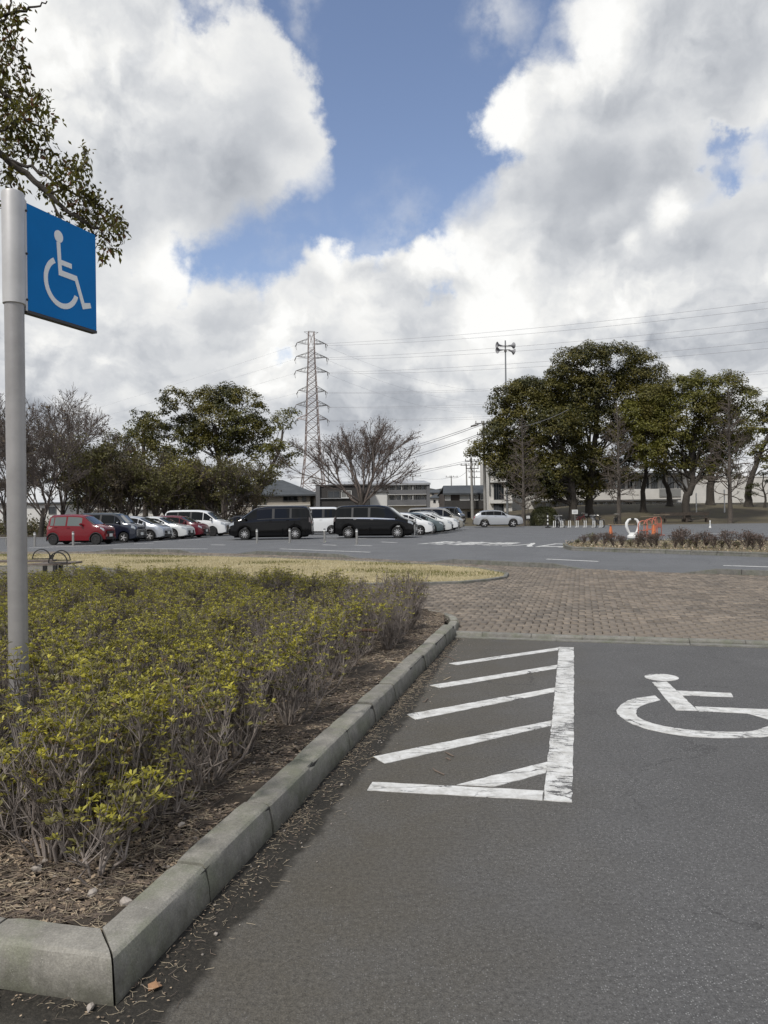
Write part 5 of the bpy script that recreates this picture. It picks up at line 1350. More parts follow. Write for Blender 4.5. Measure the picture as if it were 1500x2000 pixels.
def build_wires():
    ends = {0: (577, 590), 1: (616, 629), 2: (655, 668), 3: (712, 717), 4: (745, 752), 5: (764, 770)}
    names = ['topmost tier', 'second tier', 'third tier', 'fourth tier', 'fifth tier', 'lowest tier']
    for t in range(6):
        for k, s in enumerate((-1, 1)):
            a = ARM[(t, s)]; b = P(1500, ends[t][k], 165); b = a + (b - a) * 1.25
            wire(a, b, 2.2, .034 if t < 3 else .028, f'{"upper" if k == 0 else "lower"} power line leaving the {names[t]} of pylon arms to the right', 'high voltage lines from the pylon')
        a = ARM[(t, 1)]
        if t < 3: wire(a, P(1010, 760 + 22 * t, 420), 6, .022, f'faint power line running off behind from the {names[t]} of arms', 'far high voltage lines')
        a = ARM[(t, -1)]; wire(a, P(-300, 900 + 12 * t, 700), 8, .018, f'faint power line running left behind the trees from the {names[t]}', 'far high voltage lines left')
    # street distribution poles and lines
    def pole(px, top, Y, arms, label, r=.17):
        b = P(px, 1000, Y); b.z = mound(b.x, Y) - .1 if Y > 74 else -.05; H = P(px, top, Y).z - b.z; root = empty('utility_pole', b); tag(root, label, 'utility pole')
        m = MB(); m.tube([(0, 0, 0), (-.1, 0, H)], [r, r * .62], 8); m.build('shaft', pole_conc, root)
        for z, w in arms:
            a = MB(); a.box((0, -.15, H - z), (w, .1, .1)); arm = a.build('cross_arm', steel_dark, root)
            g = MB()
            for k in np.linspace(-.45, .45, 4): g.tube([(k*w, -.15, H - z + .03), (k*w, -.15, H - z + .3)], .05, 5)
            g.build('insulator', ins_m, arm)
        return root, b, H
    pole(923, 893, 92, [(.5, 1.8), (1.4, 1.6)], 'grey concrete utility pole with strapped base right of the white cars', .2)
    pole(913, 905, 116, [(.3, 2.0)], 'thin dark utility pole just left of the concrete one', .15)
    pole(928, 915, 130, [(.6, 2.2), (1.6, 2.2)], 'far ladder like utility pole just right of the concrete one', .15)
    pole(948, 822, 86, [(.3, 2.2), (1.6, 1.8)], 'utility pole hidden in the leaves at the left edge of the widest tree', .2)
    pole(808, 928, 150, [(.2, 3.2)], 'far utility pole rising over the apartment roof', .16)
    pole(883, 929, 160, [(.3, 2.6)], 'far utility pole above the brown house roof', .16)
    pole(643, 905, 140, [(.4, 3.0), (2.0, 3.0)], 'far utility pole with wide arms between pylon and bare tree', .18)
    pole(182, 930, 92, [(.4, 2.2)], 'utility pole half hidden in the left wood', .16)
    g = 'street wires over the houses'
    for i, (a, b, sg) in enumerate((((946,825,86),(560,905,150),1.6),((946,828,86),(560,909,150),1.7),((946,844,86),(600,912,150),1.6),((946,847,86),(600,916,150),1.7),
        ((923,897,92),(500,952,120),1.0),((923,900,92),(500,956,120),1.1),((923,904,92),(480,930,180),1.2),((923,897,92),(1010,890,96),.4),((923,903,92),(1010,896,96),.4),
        ((883,932,160),(808,931,150),.5),((808,931,150),(640,908,140),.8),((883,934,160),(923,910,92),.5),((640,915,140),(420,930,170),1.0),((640,908,140),(420,922,170),1.0),((946,832,86),(1110,800,70),.8))):
        lb = ['upper of the twin thick wires rising to the hidden pole', 'lower of the twin thick wires rising to the hidden pole', 'third wire below the twin wires towards the hidden pole', 'fourth and lowest wire towards the hidden pole', 'upper low wire crossing behind the bare tree', 'lower low wire crossing behind the bare tree', 'wire slanting from the concrete pole past the pylon', 'upper short wire from the concrete pole into the trees', 'lower short wire from the concrete pole into the trees', 'wire between the two far poles over the roofs', 'wire from the apartment pole towards the pylon', 'wire from the brown house pole to the concrete pole', 'lower wire running left behind the domed tree', 'upper wire running left behind the domed tree', 'wire from the hidden pole into the widest tree'][i]
        wire(P(*a), P(*b), sg, .034 if i < 4 else .022, lb, g, name='street_wire')
    m = MB(); a, b = P(934, 829.3, 86.4), P(920, 832.5, 87.5); m.tube([a, a.lerp(b, .5), b], [.08, .13, .08], 6); tag(m.build('wire_sleeve', ins_m), 'black sleeve on the thick wires left of the tall tree', 'wire sleeve')
build_wires()

def build_speaker_pole():
    Y = 97; b = P(991, 1000, Y); b.z = mound(b.x, Y) - .1; H = P(988, 665, Y).z - b.z; root = empty('loudspeaker_pole', b); tag(root, 'tall grey pole carrying four horn loudspeakers above the trees', 'loudspeaker pole')
    grey = mat('pole paint grey', (.20, .21, .22), .5); horn = mat('horn grey', (.22, .22, .23), .6)
    m = MB(); m.tube([(0, 0, 0), (0, 0, H - .9)], [.16, .09], 8); m.tube([(0,0,H-.9),(0,0,H)], [.10, .09], 8); m.build('pole', grey, root)
    m = MB(); m.box((0, -.1, H - .75), (1.5, .12, .12)); m.box((0, -.1, H - 1.25), (1.2, .1, .1)); m.box((0, -.02, H - 1.35), (.28, .3, .3)); m.build('bracket', steel_dark, root)
    for s, z, dy, dz in ((-1, H - .7, -.3, .12), (1, H - .7, .5, .12), (-1, H - 1.25, -.5, -.18), (1, H - 1.32, .35, -.22)):
        d = Vector((s, dy, dz)).normalized(); q = d.to_track_quat('Z', 'Y').to_matrix().to_4x4(); M = Matrix.Translation((s*.5, -.1, z)) @ q
        h = MB(); h.lathe([(.09, -.1), (.10, .1), (.13, .3), (.22, .5), (.40, .68), (.42, .70), (.36, .66), (.15, .4), (.02, .3)], 14, M); h.build('horn', horn, root, smooth=40)
build_speaker_pole()

# ---------------------------------------------------------- the blue sign
def build_sign():
    base = P(36, 1265, 4.62); x0 = base.x; Y = 4.62
    root = empty('parking_sign', (x0, Y, 0.08), 0); tag(root, 'blue accessible parking sign on a grey pole among the azaleas', 'sign')
    alu = mat('anodised pole', (.40, .385, .375), .42, metal=.35, var=.22, scale=3.5); cap = mat('pale aluminium', (.56, .55, .54), .45, metal=.25, var=.16, scale=4)
    H = P(26, 374, Y).z - .08; zs = P(26, 595, Y).z - .08
    m = MB(); m.lathe([(.057, -.1), (.057, zs + .05)], 28); m.build('pole', alu, root, smooth=40)
    m = MB(); m.lathe([(.061, zs), (.066, zs + .004), (.066, H - .022), (.063, H - .008), (.05, H)], 28); m.build('sleeve', cap, root, smooth=40)
    pd = Vector((-2.03 - x0 - .03, 5.18 - Y, 0)); pd.normalize(); ang = math.atan2(pd.y, pd.x)
    pn = Vector((pd.y, -pd.x, 0))             # towards the car park
    zt = P(47, 387, Y).z - .08; zb = P(47, 599, Y).z - .08; hgt = zt - zb; wid = .60
    M = Matrix.Rotation(ang, 4, 'Z'); c = pd * .069
    b = MB(); b.box((.066 + .006, 0, (zt + zb) / 2), (.014, .052, hgt + .02), M); b.build('bracket', cap, root)
    blue = mat('sign blue', (.0, .185, .53), .45, spec=.12, var=.10, scale=2.2); edge = mat('sign edge', (.03, .03, .035), .5)
    s0 = .078
    b = MB(); b.box((s0 + wid/2, 0, (zt + zb)/2), (wid, .040, hgt), M); b.build('sign_panel', blue, root)
    b = MB(); b.box((s0 + wid/2, 0, zb - .011), (wid + .004, .046, .018), M); b.build('bottom_rail', edge, root)
    for k in (.09, .52, .92):
        b = MB(); q = Matrix.Translation(M @ Vector((s0 - .004, -.028, zb + hgt * k))) @ M @ Matrix.Rotation(R(90), 4, 'X'); b.lathe([(.007, -.004), (.008, .003), (.004, .006)], 8, q); b.build('screw', edge, root)
    white = mat('sign white', (.86, .87, .86), .5)
    wid_, h_ = wid, hgt
    def shape(name, poly, parent=root):
        b = MB(); n = len(poly)
        vs = [M @ Vector((s0 + u * wid_, -y, zt - v * h_)) for y in (.0195, .0225) for u, v in poly]
        b.add(vs, [tuple(range(n)), tuple(range(2*n - 1, n - 1, -1))] + [(i, n+i, n+(i+1) % n, (i+1) % n) for i in range(n)])
        o = b.build(name, white, parent); bm = bmesh.new(); bm.from_mesh(o.data); bmesh.ops.triangulate(bm, faces=[f for f in bm.faces if len(f.verts) > 4]); bmesh.ops.recalc_face_normals(bm, faces=bm.faces); bm.to_mesh(o.data); bm.free(); return o
    sym = shape('wheelchair_symbol', [(.44 + .062*math.cos(t), .185 + .060*math.sin(t)) for t in np.linspace(0, 2*math.pi, 24)[:-1]])
    shape('symbol_stroke', [(.408,.245),(.462,.245),(.472,.405),(.625,.405),(.625,.455),(.476,.455),(.482,.508),(.70,.508),(.81,.755),(.900,.735),(.915,.785),(.785,.825),(.672,.565),(.435,.565)], sym)
    ao = [(.478 + .252*math.cos(R(t)), .635 - .25*math.sin(R(t))) for t in np.linspace(118, 340, 26)]; ai = [(.478 + .198*math.cos(R(t)), .635 - .197*math.sin(R(t))) for t in np.linspace(338, 116, 26)]
    shape('symbol_stroke', ao + ai, sym)
build_sign()

# ------------------------------------------------------------ street furniture
def build_furniture():
    st = mat('stainless steel', (.42, .41, .39), .35, metal=.7, var=.15, scale=9); refl = mat('reflector band', (.75, .75, .72), .4); capd = mat('bollard cap', (.20, .20, .20), .5)
    bl = [((68,1067.5), 'bollard at the far left edge, behind the sign pole'), ((143,1066.5), 'bollard in front of the red car'), ((502,1061), 'bollard before the front door of the left black van'), ((566,1060), 'bollard at the rear wheel of the left black van'),
          ((634,1060), 'bollard between the two black vans'), ((697,1063), 'bollard at the rear wheel of the right black van')]
    proto = None
    for (px, py), l in bl:
        g = G(px, py)
        if proto is None:
            proto = empty('bollard', g); m = MB(); m.lathe([(.085, 0), (.085, .012), (.058, .014), (.057, .60)], 14); m.build('post', st, proto, smooth=40)
            m = MB(); m.lathe([(.0575, .60), (.0585, .602), (.0585, .665), (.0575, .667)], 14); m.build('reflector', refl, proto, smooth=40)
            m = MB(); m.lathe([(.057, .667), (.057, .72), (.045, .745), (.015, .755)], 14); m.build('cap', capd, proto, smooth=40); o = proto
        else: o = copy_tree(proto); o.location = g
        tag(o, 'stainless steel ' + l, 'bollard', 'bollards along the lane')
    # benches on the round pad
    wood = mat('bench boards', (.165, .135, .115), .8, var=.35, scale=6, bump=.3); iron = mat('black iron', (.018, .018, .018), .5)
    def hoop(c, d, w, h, parent):
        m = MB(); m.tube([c + d * (-w/2*math.cos(t)) + Vector((0, 0, h*math.sin(t))) for t in np.linspace(0, math.pi, 13)], .016, 6); m.tube([c - d*w/2, c + d*w/2], .013, 6); m.build('arm_hoop', iron, parent)
    def bench(label, pts, w, legs, hoops, zt=.42):
        P0 = [G(*q, zt) for q in pts]; o = P0[0].copy(); o.z = .05; root = empty('slatted_bench', o); tag(root, label, 'bench', 'benches on the round pad')
        path = smooth_path([p - o for p in P0], 4)
        n = len(path)
        for s in range(4):
            m = MB(); off = (s - 1.5) * w / 4; vs = []
            for i in range(n):
                t = Vector(path[min(i+1, n-1)] - path[max(i-1, 0)]).normalized(); nn = Vector((-t.y, t.x, 0)); q = Vector(path[i])
                for a, z in ((-1, -.045), (-1, 0), (1, 0), (1, -.045)): v = q + nn * (off + a * w * .112); v.z = zt - .05 + z; vs.append(v)
            m.add(vs, [(i*4+k, i*4+(k+1) % 4, i*4+4+(k+1) % 4, i*4+4+k) for i in range(n-1) for k in range(4)] + [(3,2,1,0), (n*4-4, n*4-3, n*4-2, n*4-1)])
            b = m.build('slat', wood, root); bm = bmesh.new(); bm.from_mesh(b.data); bmesh.ops.recalc_face_normals(bm, faces=bm.faces); bm.to_mesh(b.data); bm.free()
        for px, py in legs:
            p = G(px, py, .05) - o; m = MB(); m.box((p.x, p.y, (zt - .1) / 2), (.09, .09, zt - .1)); m.build('leg', iron, root)
        for px, py, dx in hoops:
            p = G(px, py, zt + .015) - o; p.z = zt - .045 + .015; hoop(p, Vector((math.cos(dx), math.sin(dx), 0)), .46, .25, root)
        a = MB(); a.tube([Vector(path[1]) + Vector((0, 0, zt - .125)), Vector(path[n//2]) + Vector((0, 0, zt - .125)), Vector(path[-2]) + Vector((0, 0, zt - .125))], .03, 6)
        for q in range(len(a.v)): a.v[q] = (a.v[q][0], a.v[q][1], min(a.v[q][2], zt - .10))
        a.build('rail', iron, root)
    bench('low straight slatted bench with one iron hoop reaching behind the sign pole', [(-140,1095),(0,1094.5),(60,1094),(108,1093)], .42, [(20,1103),(100,1103.5),(-90,1104)], [(81,1091.5,.08)])
    bench('short curved slatted bench with two iron hoops on the round pad', [(74,1099),(100,1099.5),(120,1098.5),(138,1096)], .62, [(88,1117),(108,1122),(119,1121)], [(113,1099.5,-.05),(120,1094.5,-.05)])
    # low rail at far left
    g = G(0, 1062); posts = []
    for k in range(6): p = G(-60 + k * 18, 1066); posts.append(p)
    m2 = MB(); m2.tube([G(-70, 1066) + Vector((0, 0, .42)), G(34, 1066) + Vector((0, 0, .42))], .035, 6); r = tag(m2.build('low_rail', st), 'low steel rail at the left edge behind the sign pole', 'rail')
    for p in posts: m = MB(); m.tube([p, p + Vector((0, 0, .42))], .03, 6); m.build('post', st, r)
    # park bench, far
    b = on_ground(1340, 1024, 79); root = empty('park_bench', b); tag(root, 'long dark wooden park bench with a backrest under the twisting tree', 'bench')
    dk = mat('old bench wood', (.075, .058, .046), .85, var=.3, scale=4)
    for z, y, n_ in ((.50, -.10, 'seat_slat'), (.50, .10, 'seat_slat'), (.85, .32, 'back_slat'), (1.02, .36, 'back_slat')): m = MB(); m.box((0, y, z), (5.2, .16 if 'seat' in n_ else .05, .05 if 'seat' in n_ else .14)); m.build(n_, dk, root)
    for x in (-2.2, 0, 2.2): m = MB(); m.box((x, 0, .24), (.12, .42, .48)); m.box((x, .34, .55), (.1, .06, 1.05)); m.build('leg', dk, root)
    # white posts
    wp = mat('white post', (.70, .70, .68), .6)
    for px, t, bt, l in ((1360, 965, 1000, 'thin white post left of the stump like trunk'), (1415, 958, 992, 'thin white post right of the stump like trunk')):
        Y = 88; b = on_ground(px, bt, Y); m = MB(); m.tube([(0, 0, 0), (0, 0, P(px, t, Y).z - b.z)], .07, 8); m.tube([(0, 0, P(px, t, Y).z - b.z), (0, 0, P(px, t, Y).z - b.z + .12)], [.10, .05], 8); tag(m.build('white_post', wp, None, b), l, 'post')
    b = on_ground(1031, 1028, 75.5); m = MB(); m.tube([(0,0,0),(.05,0,1.9)], .05, 6); st_ = tag(m.build('wooden_stake', bark_grey, None, b), 'wooden stake with a white tag beside the round hedge', 'stake'); m = MB(); m.box((.03, -.07, .95), (.35, .02, .3)); m.build('tag_plate', wp, st_)
    # striped bollard
    g = G(1070, 1031); root = empty('striped_post', g); tag(root, 'slim black and white striped post on a black foot', 'marker post'); blk = mat('black rubber', (.02, .02, .02), .7)
    m = MB(); m.box((0, 0, .05), (.42, .3, .1)); m.lathe([(.1, .1), (.05, .3)], 10); m.build('foot', blk, root)
    for k in range(6): m = MB(); m.lathe([(.055, .3 + k*.16), (.055, .46 + k*.16)], 10); m.build('band', blk if k % 2 else wp, root)
    # notice
    g = on_ground(1123, 1026, 76.2); root = empty('notice_board', g); tag(root, 'small white notice on a thin post between the bicycles', 'sign'); m = MB(); m.tube([(0, 0, 0), (0, 0, 1.2)], .025, 6); m.build('post', st, root)
    m = MB(); m.box((0, -.03, 1.42), (.60, .02, .44)); pl = m.build('board', wp, root); m = MB(); ink = mat('notice print', (.22, .22, .24), .8)
    for z, w in ((1.52, .40), (1.42, .34), (1.33, .44)): m.box((0, -.043, z), (w, .004, .035))
    m.build('print', ink, pl)
    # wheel stands
    xs = [1083, 1097.5, 1112.5, 1127.5, 1143, 1160, 1174]; lab = ['at the left of the first pair of bicycles', 'under the first pair of bicycles', 'standing empty right of the first bicycles', 'standing empty under the white notice', 'standing empty midway between the bicycle pairs', 'at the left of the second pair of bicycles', 'at the right of the second pair of bicycles']
    proto = None
    for x, l in zip(xs, lab):
        g = G(x, 1031)
        if proto is None:
            m = MB(); m.tube([(-.08, .35, .06), (-.08, 0, .06), (-.08, -.02, .62), (.08, -.02, .62), (.08, 0, .06), (.08, .35, .06)], .035, 6); proto = o = m.build('wheel_stand', wp, None, g)
        else: o = proto.copy(); C.objects.link(o); o.location = g
        tag(o, 'white bicycle wheel stand ' + l, 'bicycle stand', 'bicycle wheel stands')
    def bike(label, g, rz, frame_m_, basket=True, lean=.0):
        root = empty('bicycle', g, rz); root.rotation_euler = (lean, 0, rz); tag(root, label, 'bicycle', 'parked bicycles'); tyre = mat('tyre rubber', (.015, .015, .015), .8)
        for x in (-.55, .55):
            m = MB(); M = Matrix.Translation((x, 0, .34)) @ Matrix.Rotation(R(90), 4, 'X'); m.lathe([(.34 + .035*math.cos(t), .035*math.sin(t)) for t in np.linspace(0, 2*math.pi, 7)[:-1]], 18, M, close=True); w = m.build('wheel', tyre, root)
            s = MB()
            for k in range(6): a = k * math.pi / 6; s.tube([(x + .33*math.cos(a), 0, .34 + .33*math.sin(a)), (x - .33*math.cos(a), 0, .34 - .33*math.sin(a))], .006, 3)
            s.build('spokes', st, w)
        m = MB()
        for a, b_ in (((-.55,0,.34),(-.08,0,.30)), ((-.08,0,.30),(.42,0,.80)), ((-.55,0,.34),(-.2,0,.72)), ((-.08,0,.30),(-.22,0,.80)), ((.55,0,.34),(.40,0,.95)), ((-.15,0,.55),(.42,0,.72))): m.tube([a, b_], .036, 6)
        m.build('frame', frame_m_, root); m = MB(); m.box((-.24, 0, .86), (.26, .16, .07)); m.build('saddle', mat('saddle black', (.02, .02, .02), .6), root)
        m = MB(); m.tube([(.25,.28,1.02), (.38,.18,1.06), (.40,0,1.04), (.38,-.18,1.06), (.25,-.28,1.02)], .032, 6); m.build('handlebar', st, root)
        if basket: m = MB(); m.box((.62, 0, .86), (.30, .34, .24)); m.build('basket', mat('basket grey', (.16, .16, .16), .7), root)
        m = MB(); m.box((-.62, 0, .70), (.36, .12, .03)); m.tube([(-.55,0,.34),(-.7,.06,.69)], .012, 4); m.build('carrier', st, root)
    blk2 = mat('bike black', (.02, .02, .022), .35); sil = mat('bike silver', (.45, .45, .46), .35, metal=.6); red = mat('bike dark red', (.12, .02, .02), .4)
    bike('black bicycle parked leftmost by the round hedge', G(1089, 1030.6) + Vector((0, .6, 0)), R(75), blk2, True, .06); bike('silver bicycle with a pale basket right of the black one', G(1099, 1030.6) + Vector((0, .6, 0)), R(100), sil, True, -.05); 
    bike('silver bicycle left in the second pair', G(1163, 1030.6) + Vector((0, .6, 0)), R(80), sil, True); bike('black bicycle right in the second pair', G(1173, 1030.6) + Vector((0, .6, 0)), R(110), blk2, False, -.06)
    bike('dark bicycle standing alone against the bare tree', on_ground(1203, 1022, 76.8) + Vector((0, 0, .08)), R(60), blk2, False)
    bike('dark red bicycle set back below the notice', on_ground(1134, 1006, 80) + Vector((0, 0, .08)), R(20), red, True)
    # cones, bar and pipe barriers behind the island
    org = mat('cone orange', (.62, .17, .055), .6, var=.2, scale=5); orp = mat('barrier orange', (.52, .17, .11), .5, var=.2, scale=5); bar = mat('worn bar', (.20, .16, .11), .7, var=.4, scale=5)
    def cone(g, label):
        root = empty('traffic_cone', g); tag(root, label, 'traffic cone', 'cones holding the bar'); m = MB(); m.box((0, 0, .02), (.36, .36, .04)); m.build('base', org, root); m = MB(); m.lathe([(.14, .04), (.035, .70), (.02, .71)], 14); m.build('body', org, root, smooth=40)
    gc = G(1193, 1049); cone(gc, 'orange traffic cone holding the left end of the bar'); g2 = G(1277, 1050); cone(g2, 'orange traffic cone hidden by plants at the right end of the bar')
    m = MB(); m.tube([gc + Vector((-.15, 0, .70)), g2 + Vector((.15, 0, .70))], .035, 8); tag(m.build('cone_bar', bar), 'brown bar laid between two orange cones', 'bar')
    def arch(label, g, w, h, mt, rz, group, r=.045, plate=False, cat='barrier'):
        root = empty('pipe_barrier', g, rz); tag(root, label, cat, group); m = MB()
        pts = [(-w/2, 0, 0)] + [(-w/2*math.cos(t), 0, h - w/2 + w/2*math.sin(t)) for t in np.linspace(0, math.pi, 9)] + [(w/2, 0, 0)]; m.tube(pts, r, 7); m.build('frame', mt, root, smooth=50)
        m = MB(); m.tube([(-w/2, 0, h*.42), (w/2, 0, h*.42)], r*.7, 6); m.tube([(-w/2, -.25, .03), (-w/2, .25, .03)], r*.8, 6); m.tube([(w/2, -.25, .03), (w/2, .25, .03)], r*.8, 6); m.build('foot', mt, root)
        if plate: m = MB(); m.box((0, 0, h*.55), (w*.8, .04, h*.2)); m.build('plate', mt, root)
    go = 'orange pipe barriers stacked behind the island'; ls = ['frontmost orange pipe barrier at the left of the stack', 'second orange pipe barrier from the left', 'orange pipe barrier in the middle of the stack', 'orange pipe barrier right of the middle', 'rightmost and tallest orange pipe barrier with a plate']
    for k, (px, py, rz) in enumerate(((1256,1050,.05),(1266,1049,.3),(1272,1048,.1),(1279,1047,.7),(1286,1046,.5))): arch(ls[k], G(px, py), .52, .92 + .05*k, orp, rz, go, .028, k == 4)
    m = MB(); q = G(1270, 1047); m.box((q.x, q.y, 1.12), (1.1, .10, .05), None); m.box((q.x + .7, q.y + .1, 1.22), (.9, .10, .05)); tag(m.build('loose_boards', bar), 'pale boards resting across the top of the orange barriers', 'boards')
    # the white barrier: two bowed plastic legs on a foot
    g = G(1236, 1050); root = empty('white_barrier', g); tag(root, 'white plastic barrier with two bowed legs beside the orange ones', 'barrier')
    for s in (-1, 1):
        m = MB(); m.tube([(s*.10, 0, 1.02), (s*.22, 0, .98), (s*.33, 0, .80), (s*.34, 0, .62), (s*.25, 0, .36), (s*.16, 0, .22)], [.05, .065, .085, .085, .07, .055], 8); m.build('leg', wp, root, smooth=50)
    m = MB(); m.lathe([(.30, 0), (.30, .10), (.22, .16), (.20, .26), (.08, .28)], 12); m.build('base', wp, root, smooth=40); m = MB(); m.box((0, 0, 1.02), (.14, .1, .07)); m.build('clip', blk, root)
    # white flower pot things by the park bench
    for px, py, l in ((1387, 1027, 'small white figure like post by the right end of the park bench'),):
        g = G(px, 1031); m = MB(); m.lathe([(.09, 0), (.07, .12), (.03, .2), (.06, .3), (.03, .4), (.06, .5), (.03, .6)], 10, None); tag(m.build('garden_post', wp, None, g, smooth=40), l, 'post')
build_furniture()

# ------------------------------------------------------------------ the island
def build_island():
    ed = [(1100,1068),(1103,1072),(1115,1075),(1200,1078.5),(1300,1081.5),(1400,1085),(1500,1088.5),(1700,1096)]; bk = [(1700,1062),(1500,1061),(1300,1060),(1150,1061.5),(1110,1064)]
    e = [G(*q) for q in ed]; k = [G(*q) for q in bk]; poly = [(p.x, p.y) for p in e + k]
    sheet('island_soil', poly, .10, mat('island soil', (.12, .095, .06), .95, var=.5, scale=3, bump=.8, bscale=25, col2=(.20, .165, .10)))
    root = empty('island_kerb'); root['kind'] = 'structure'; ring = e + k
    for i in range(len(ring)):
        a, b = ring[i], ring[(i+1) % len(ring)]; n = max(1, round((b - a).length / .9))
        for j in range(n): kerb_block(a.lerp(b, j/n), a.lerp(b, (j+1)/n), .006, parent=root, m=concrete_road, n=2)
    # dry flower shrubs, each of twigs with withered heads
    wither = leaf_mat('withered flower head', (.135, .092, .078), (.10, .075, .058), 2, .8, .1); wg = leaf_mat('weed green', (.12, .125, .05), (.17, .15, .07), 2, .6, .1)
    def shrub(h, w, nleaf, m_):
        segs = []; tips = []
        for s in range(16):
            a = random.uniform(0, 6.28); d = (math.cos(a) * random.uniform(.1, .7), math.sin(a) * random.uniform(.1, .7), 1)
            grow((0, 0, 0), d, h * .5, .012, 2, segs, tips, .45, .1, .6, (2, 3), .12, .006)
        s = np.array(segs); s[:, [0, 1, 3, 4]] *= w / (h * 1.2); kz = h / s[:, 5].max(); s[:, [2, 5]] *= kz
        T = np.array(tips) * [w / (h * 1.2), w / (h * 1.2), kz]; pos = T[rng.integers(0, len(T), nleaf)] + rng.normal(0, .06, (nleaf, 3))
        lm = leaf_mesh('dry_heads', pos, .055 * rng.uniform(.5, 1.5, nleaf), .1, None, .7); lm.materials.append(m_); sm = seg_mesh('stems', s, 3); sm.materials.append(bark_twig); return sm, lm
    kinds = [shrub(.85, .85, q, wither) for q in (420, 260, 340)] + [shrub(.7, .6, 300, wg)]
    spots = [(1128,1065,.5,3),(1140,1064,.55,0),(1155,1063,.95,3),(1163,1064,.7,0),(1180,1066,.65,1),(1198,1067,.75,0),(1215,1068,.7,1),(1232,1068,.55,3),(1246,1068,.6,2),(1258,1069,.72,0),(1272,1068,.75,1),(1283,1069,.68,2),(1300,1071,.5,3),(1318,1070,.75,0),(1332,1069,.95,1),(1346,1070,.7,3),(1360,1070,.95,0),(1380,1070,.8,1),(1395,1071,.75,2),(1410,1071,.6,3),(1425,1072,.8,1),(1440,1072,.55,3),(1458,1073,.8,0),(1470,1073,.75,1),(1484,1074,.8,2)]
    for i, (px, py, sc, kd) in enumerate(spots):
        sm, lm = kinds[kd]; o = bpy.data.objects.new('dry_shrub', sm); C.objects.link(o); g = G(px, py, .1); sc *= random.uniform(.65, 1.0); o.location = g; o.scale = (sc * 1.2, sc * 1.2, sc); o.rotation_euler = (0, 0, random.uniform(0, 6))
        where = 'left of the cone' if px < 1190 else 'before the orange cone' if px < 1210 else 'before the white barrier' if px < 1240 else 'before the orange pipe barriers' if px < 1290 else 'between the orange barriers and the right edge' if px < 1420 else 'near the right edge'
        tag(o, f'{"greenish low" if kd == 3 else "withered brown"} shrub on the traffic island {where}', 'shrub', 'dry shrubs on the traffic island ' + where + (' green' if kd == 3 else ''))
        f = bpy.data.objects.new('dry_heads', lm); C.objects.link(f); f.parent = o; f['kind'] = 'stuff'
    n = 9000; lo, hi = np.min(poly, 0), np.max(poly, 0); pts = rng.uniform(lo, hi, (n, 2)); pts = pts[in_poly(pts, poly)]; n = len(pts)
    pos = np.concatenate([pts, .10 + rng.uniform(0, .10, (n, 1))], 1); me = leaf_mesh('island_weeds', pos, .07 * rng.uniform(.5, 1.5, n), .3, None, .4, rng.choice(3, n, p=[.4, .35, .25]))
    for q in (wg, litter_mats[2], litter_mats[0]): me.materials.append(q)
    tag(link('island_weeds', me), 'low weeds and dead leaves covering the traffic island', 'ground cover', kind='stuff')
build_island()
# undergrowth behind the left row of cars
def undergrowth():
    n = 26000; x = rng.uniform(-48, -6, n); y = 58 + rng.uniform(0, 34, n); z = np.abs(rng.normal(0, .55, n)) + .02
    me = leaf_mesh('undergrowth', np.stack([x, y, z], 1), .2 * rng.uniform(.5, 1.5, n), .3, None, .5, rng.choice(3, n))
    for q in (darkleaf, oliveleaf, brownleaf): me.materials.append(q)
    tag(link('undergrowth', me), 'low tangled undergrowth on the floor of the left wood', 'undergrowth', kind='stuff')
    poly = [(-60, 56), (-13, 56), (-4, 62), (0, 80), (0, 100), (-70, 100)]
    sheet('wood_floor', poly, .012, mat('wood floor', (.052, .042, .030), .95, var=.5, scale=.6, col2=(.085, .068, .045)))
undergrowth()

# ------------------------------------------------------------------------ cars
glass_car = mat('tinted car glass', (.004, .005, .006), .05, spec=.22, coat=.08)
glass_clear = mat('windscreen glass', (.03, .036, .04), .03, spec=.7, coat=.6)
tyre_m = mat('car tyre', (.016, .016, .016), .8); rim_m = mat('alloy rim', (.50, .50, .51), .35, metal=.15); rim_dark = mat('dark rim', (.05, .05, .05), .4, metal=.5)
trim_m = mat('black trim', (.015, .015, .016), .5); lamp_m = mat('head lamp', (.36, .39, .42), .12, spec=.6, coat=.6); tail_m = mat('tail lamp', (.30, .012, .012), .15, coat=.8); plate_m = mat('number plate', (.66, .67, .64), .5); chrome = mat('chrome strip', (.62, .62, .62), .15, metal=.9); under_m = mat('underbody', (.008, .008, .008), .95, spec=.1); tail_d = mat('smoked tail lamp', (.12, .10, .10), .15, coat=.6)
def paint(name, c, metal=0.0, rough=.32): return mat('car paint ' + name, c, rough, metal=metal, spec=.5, coat=1.0)

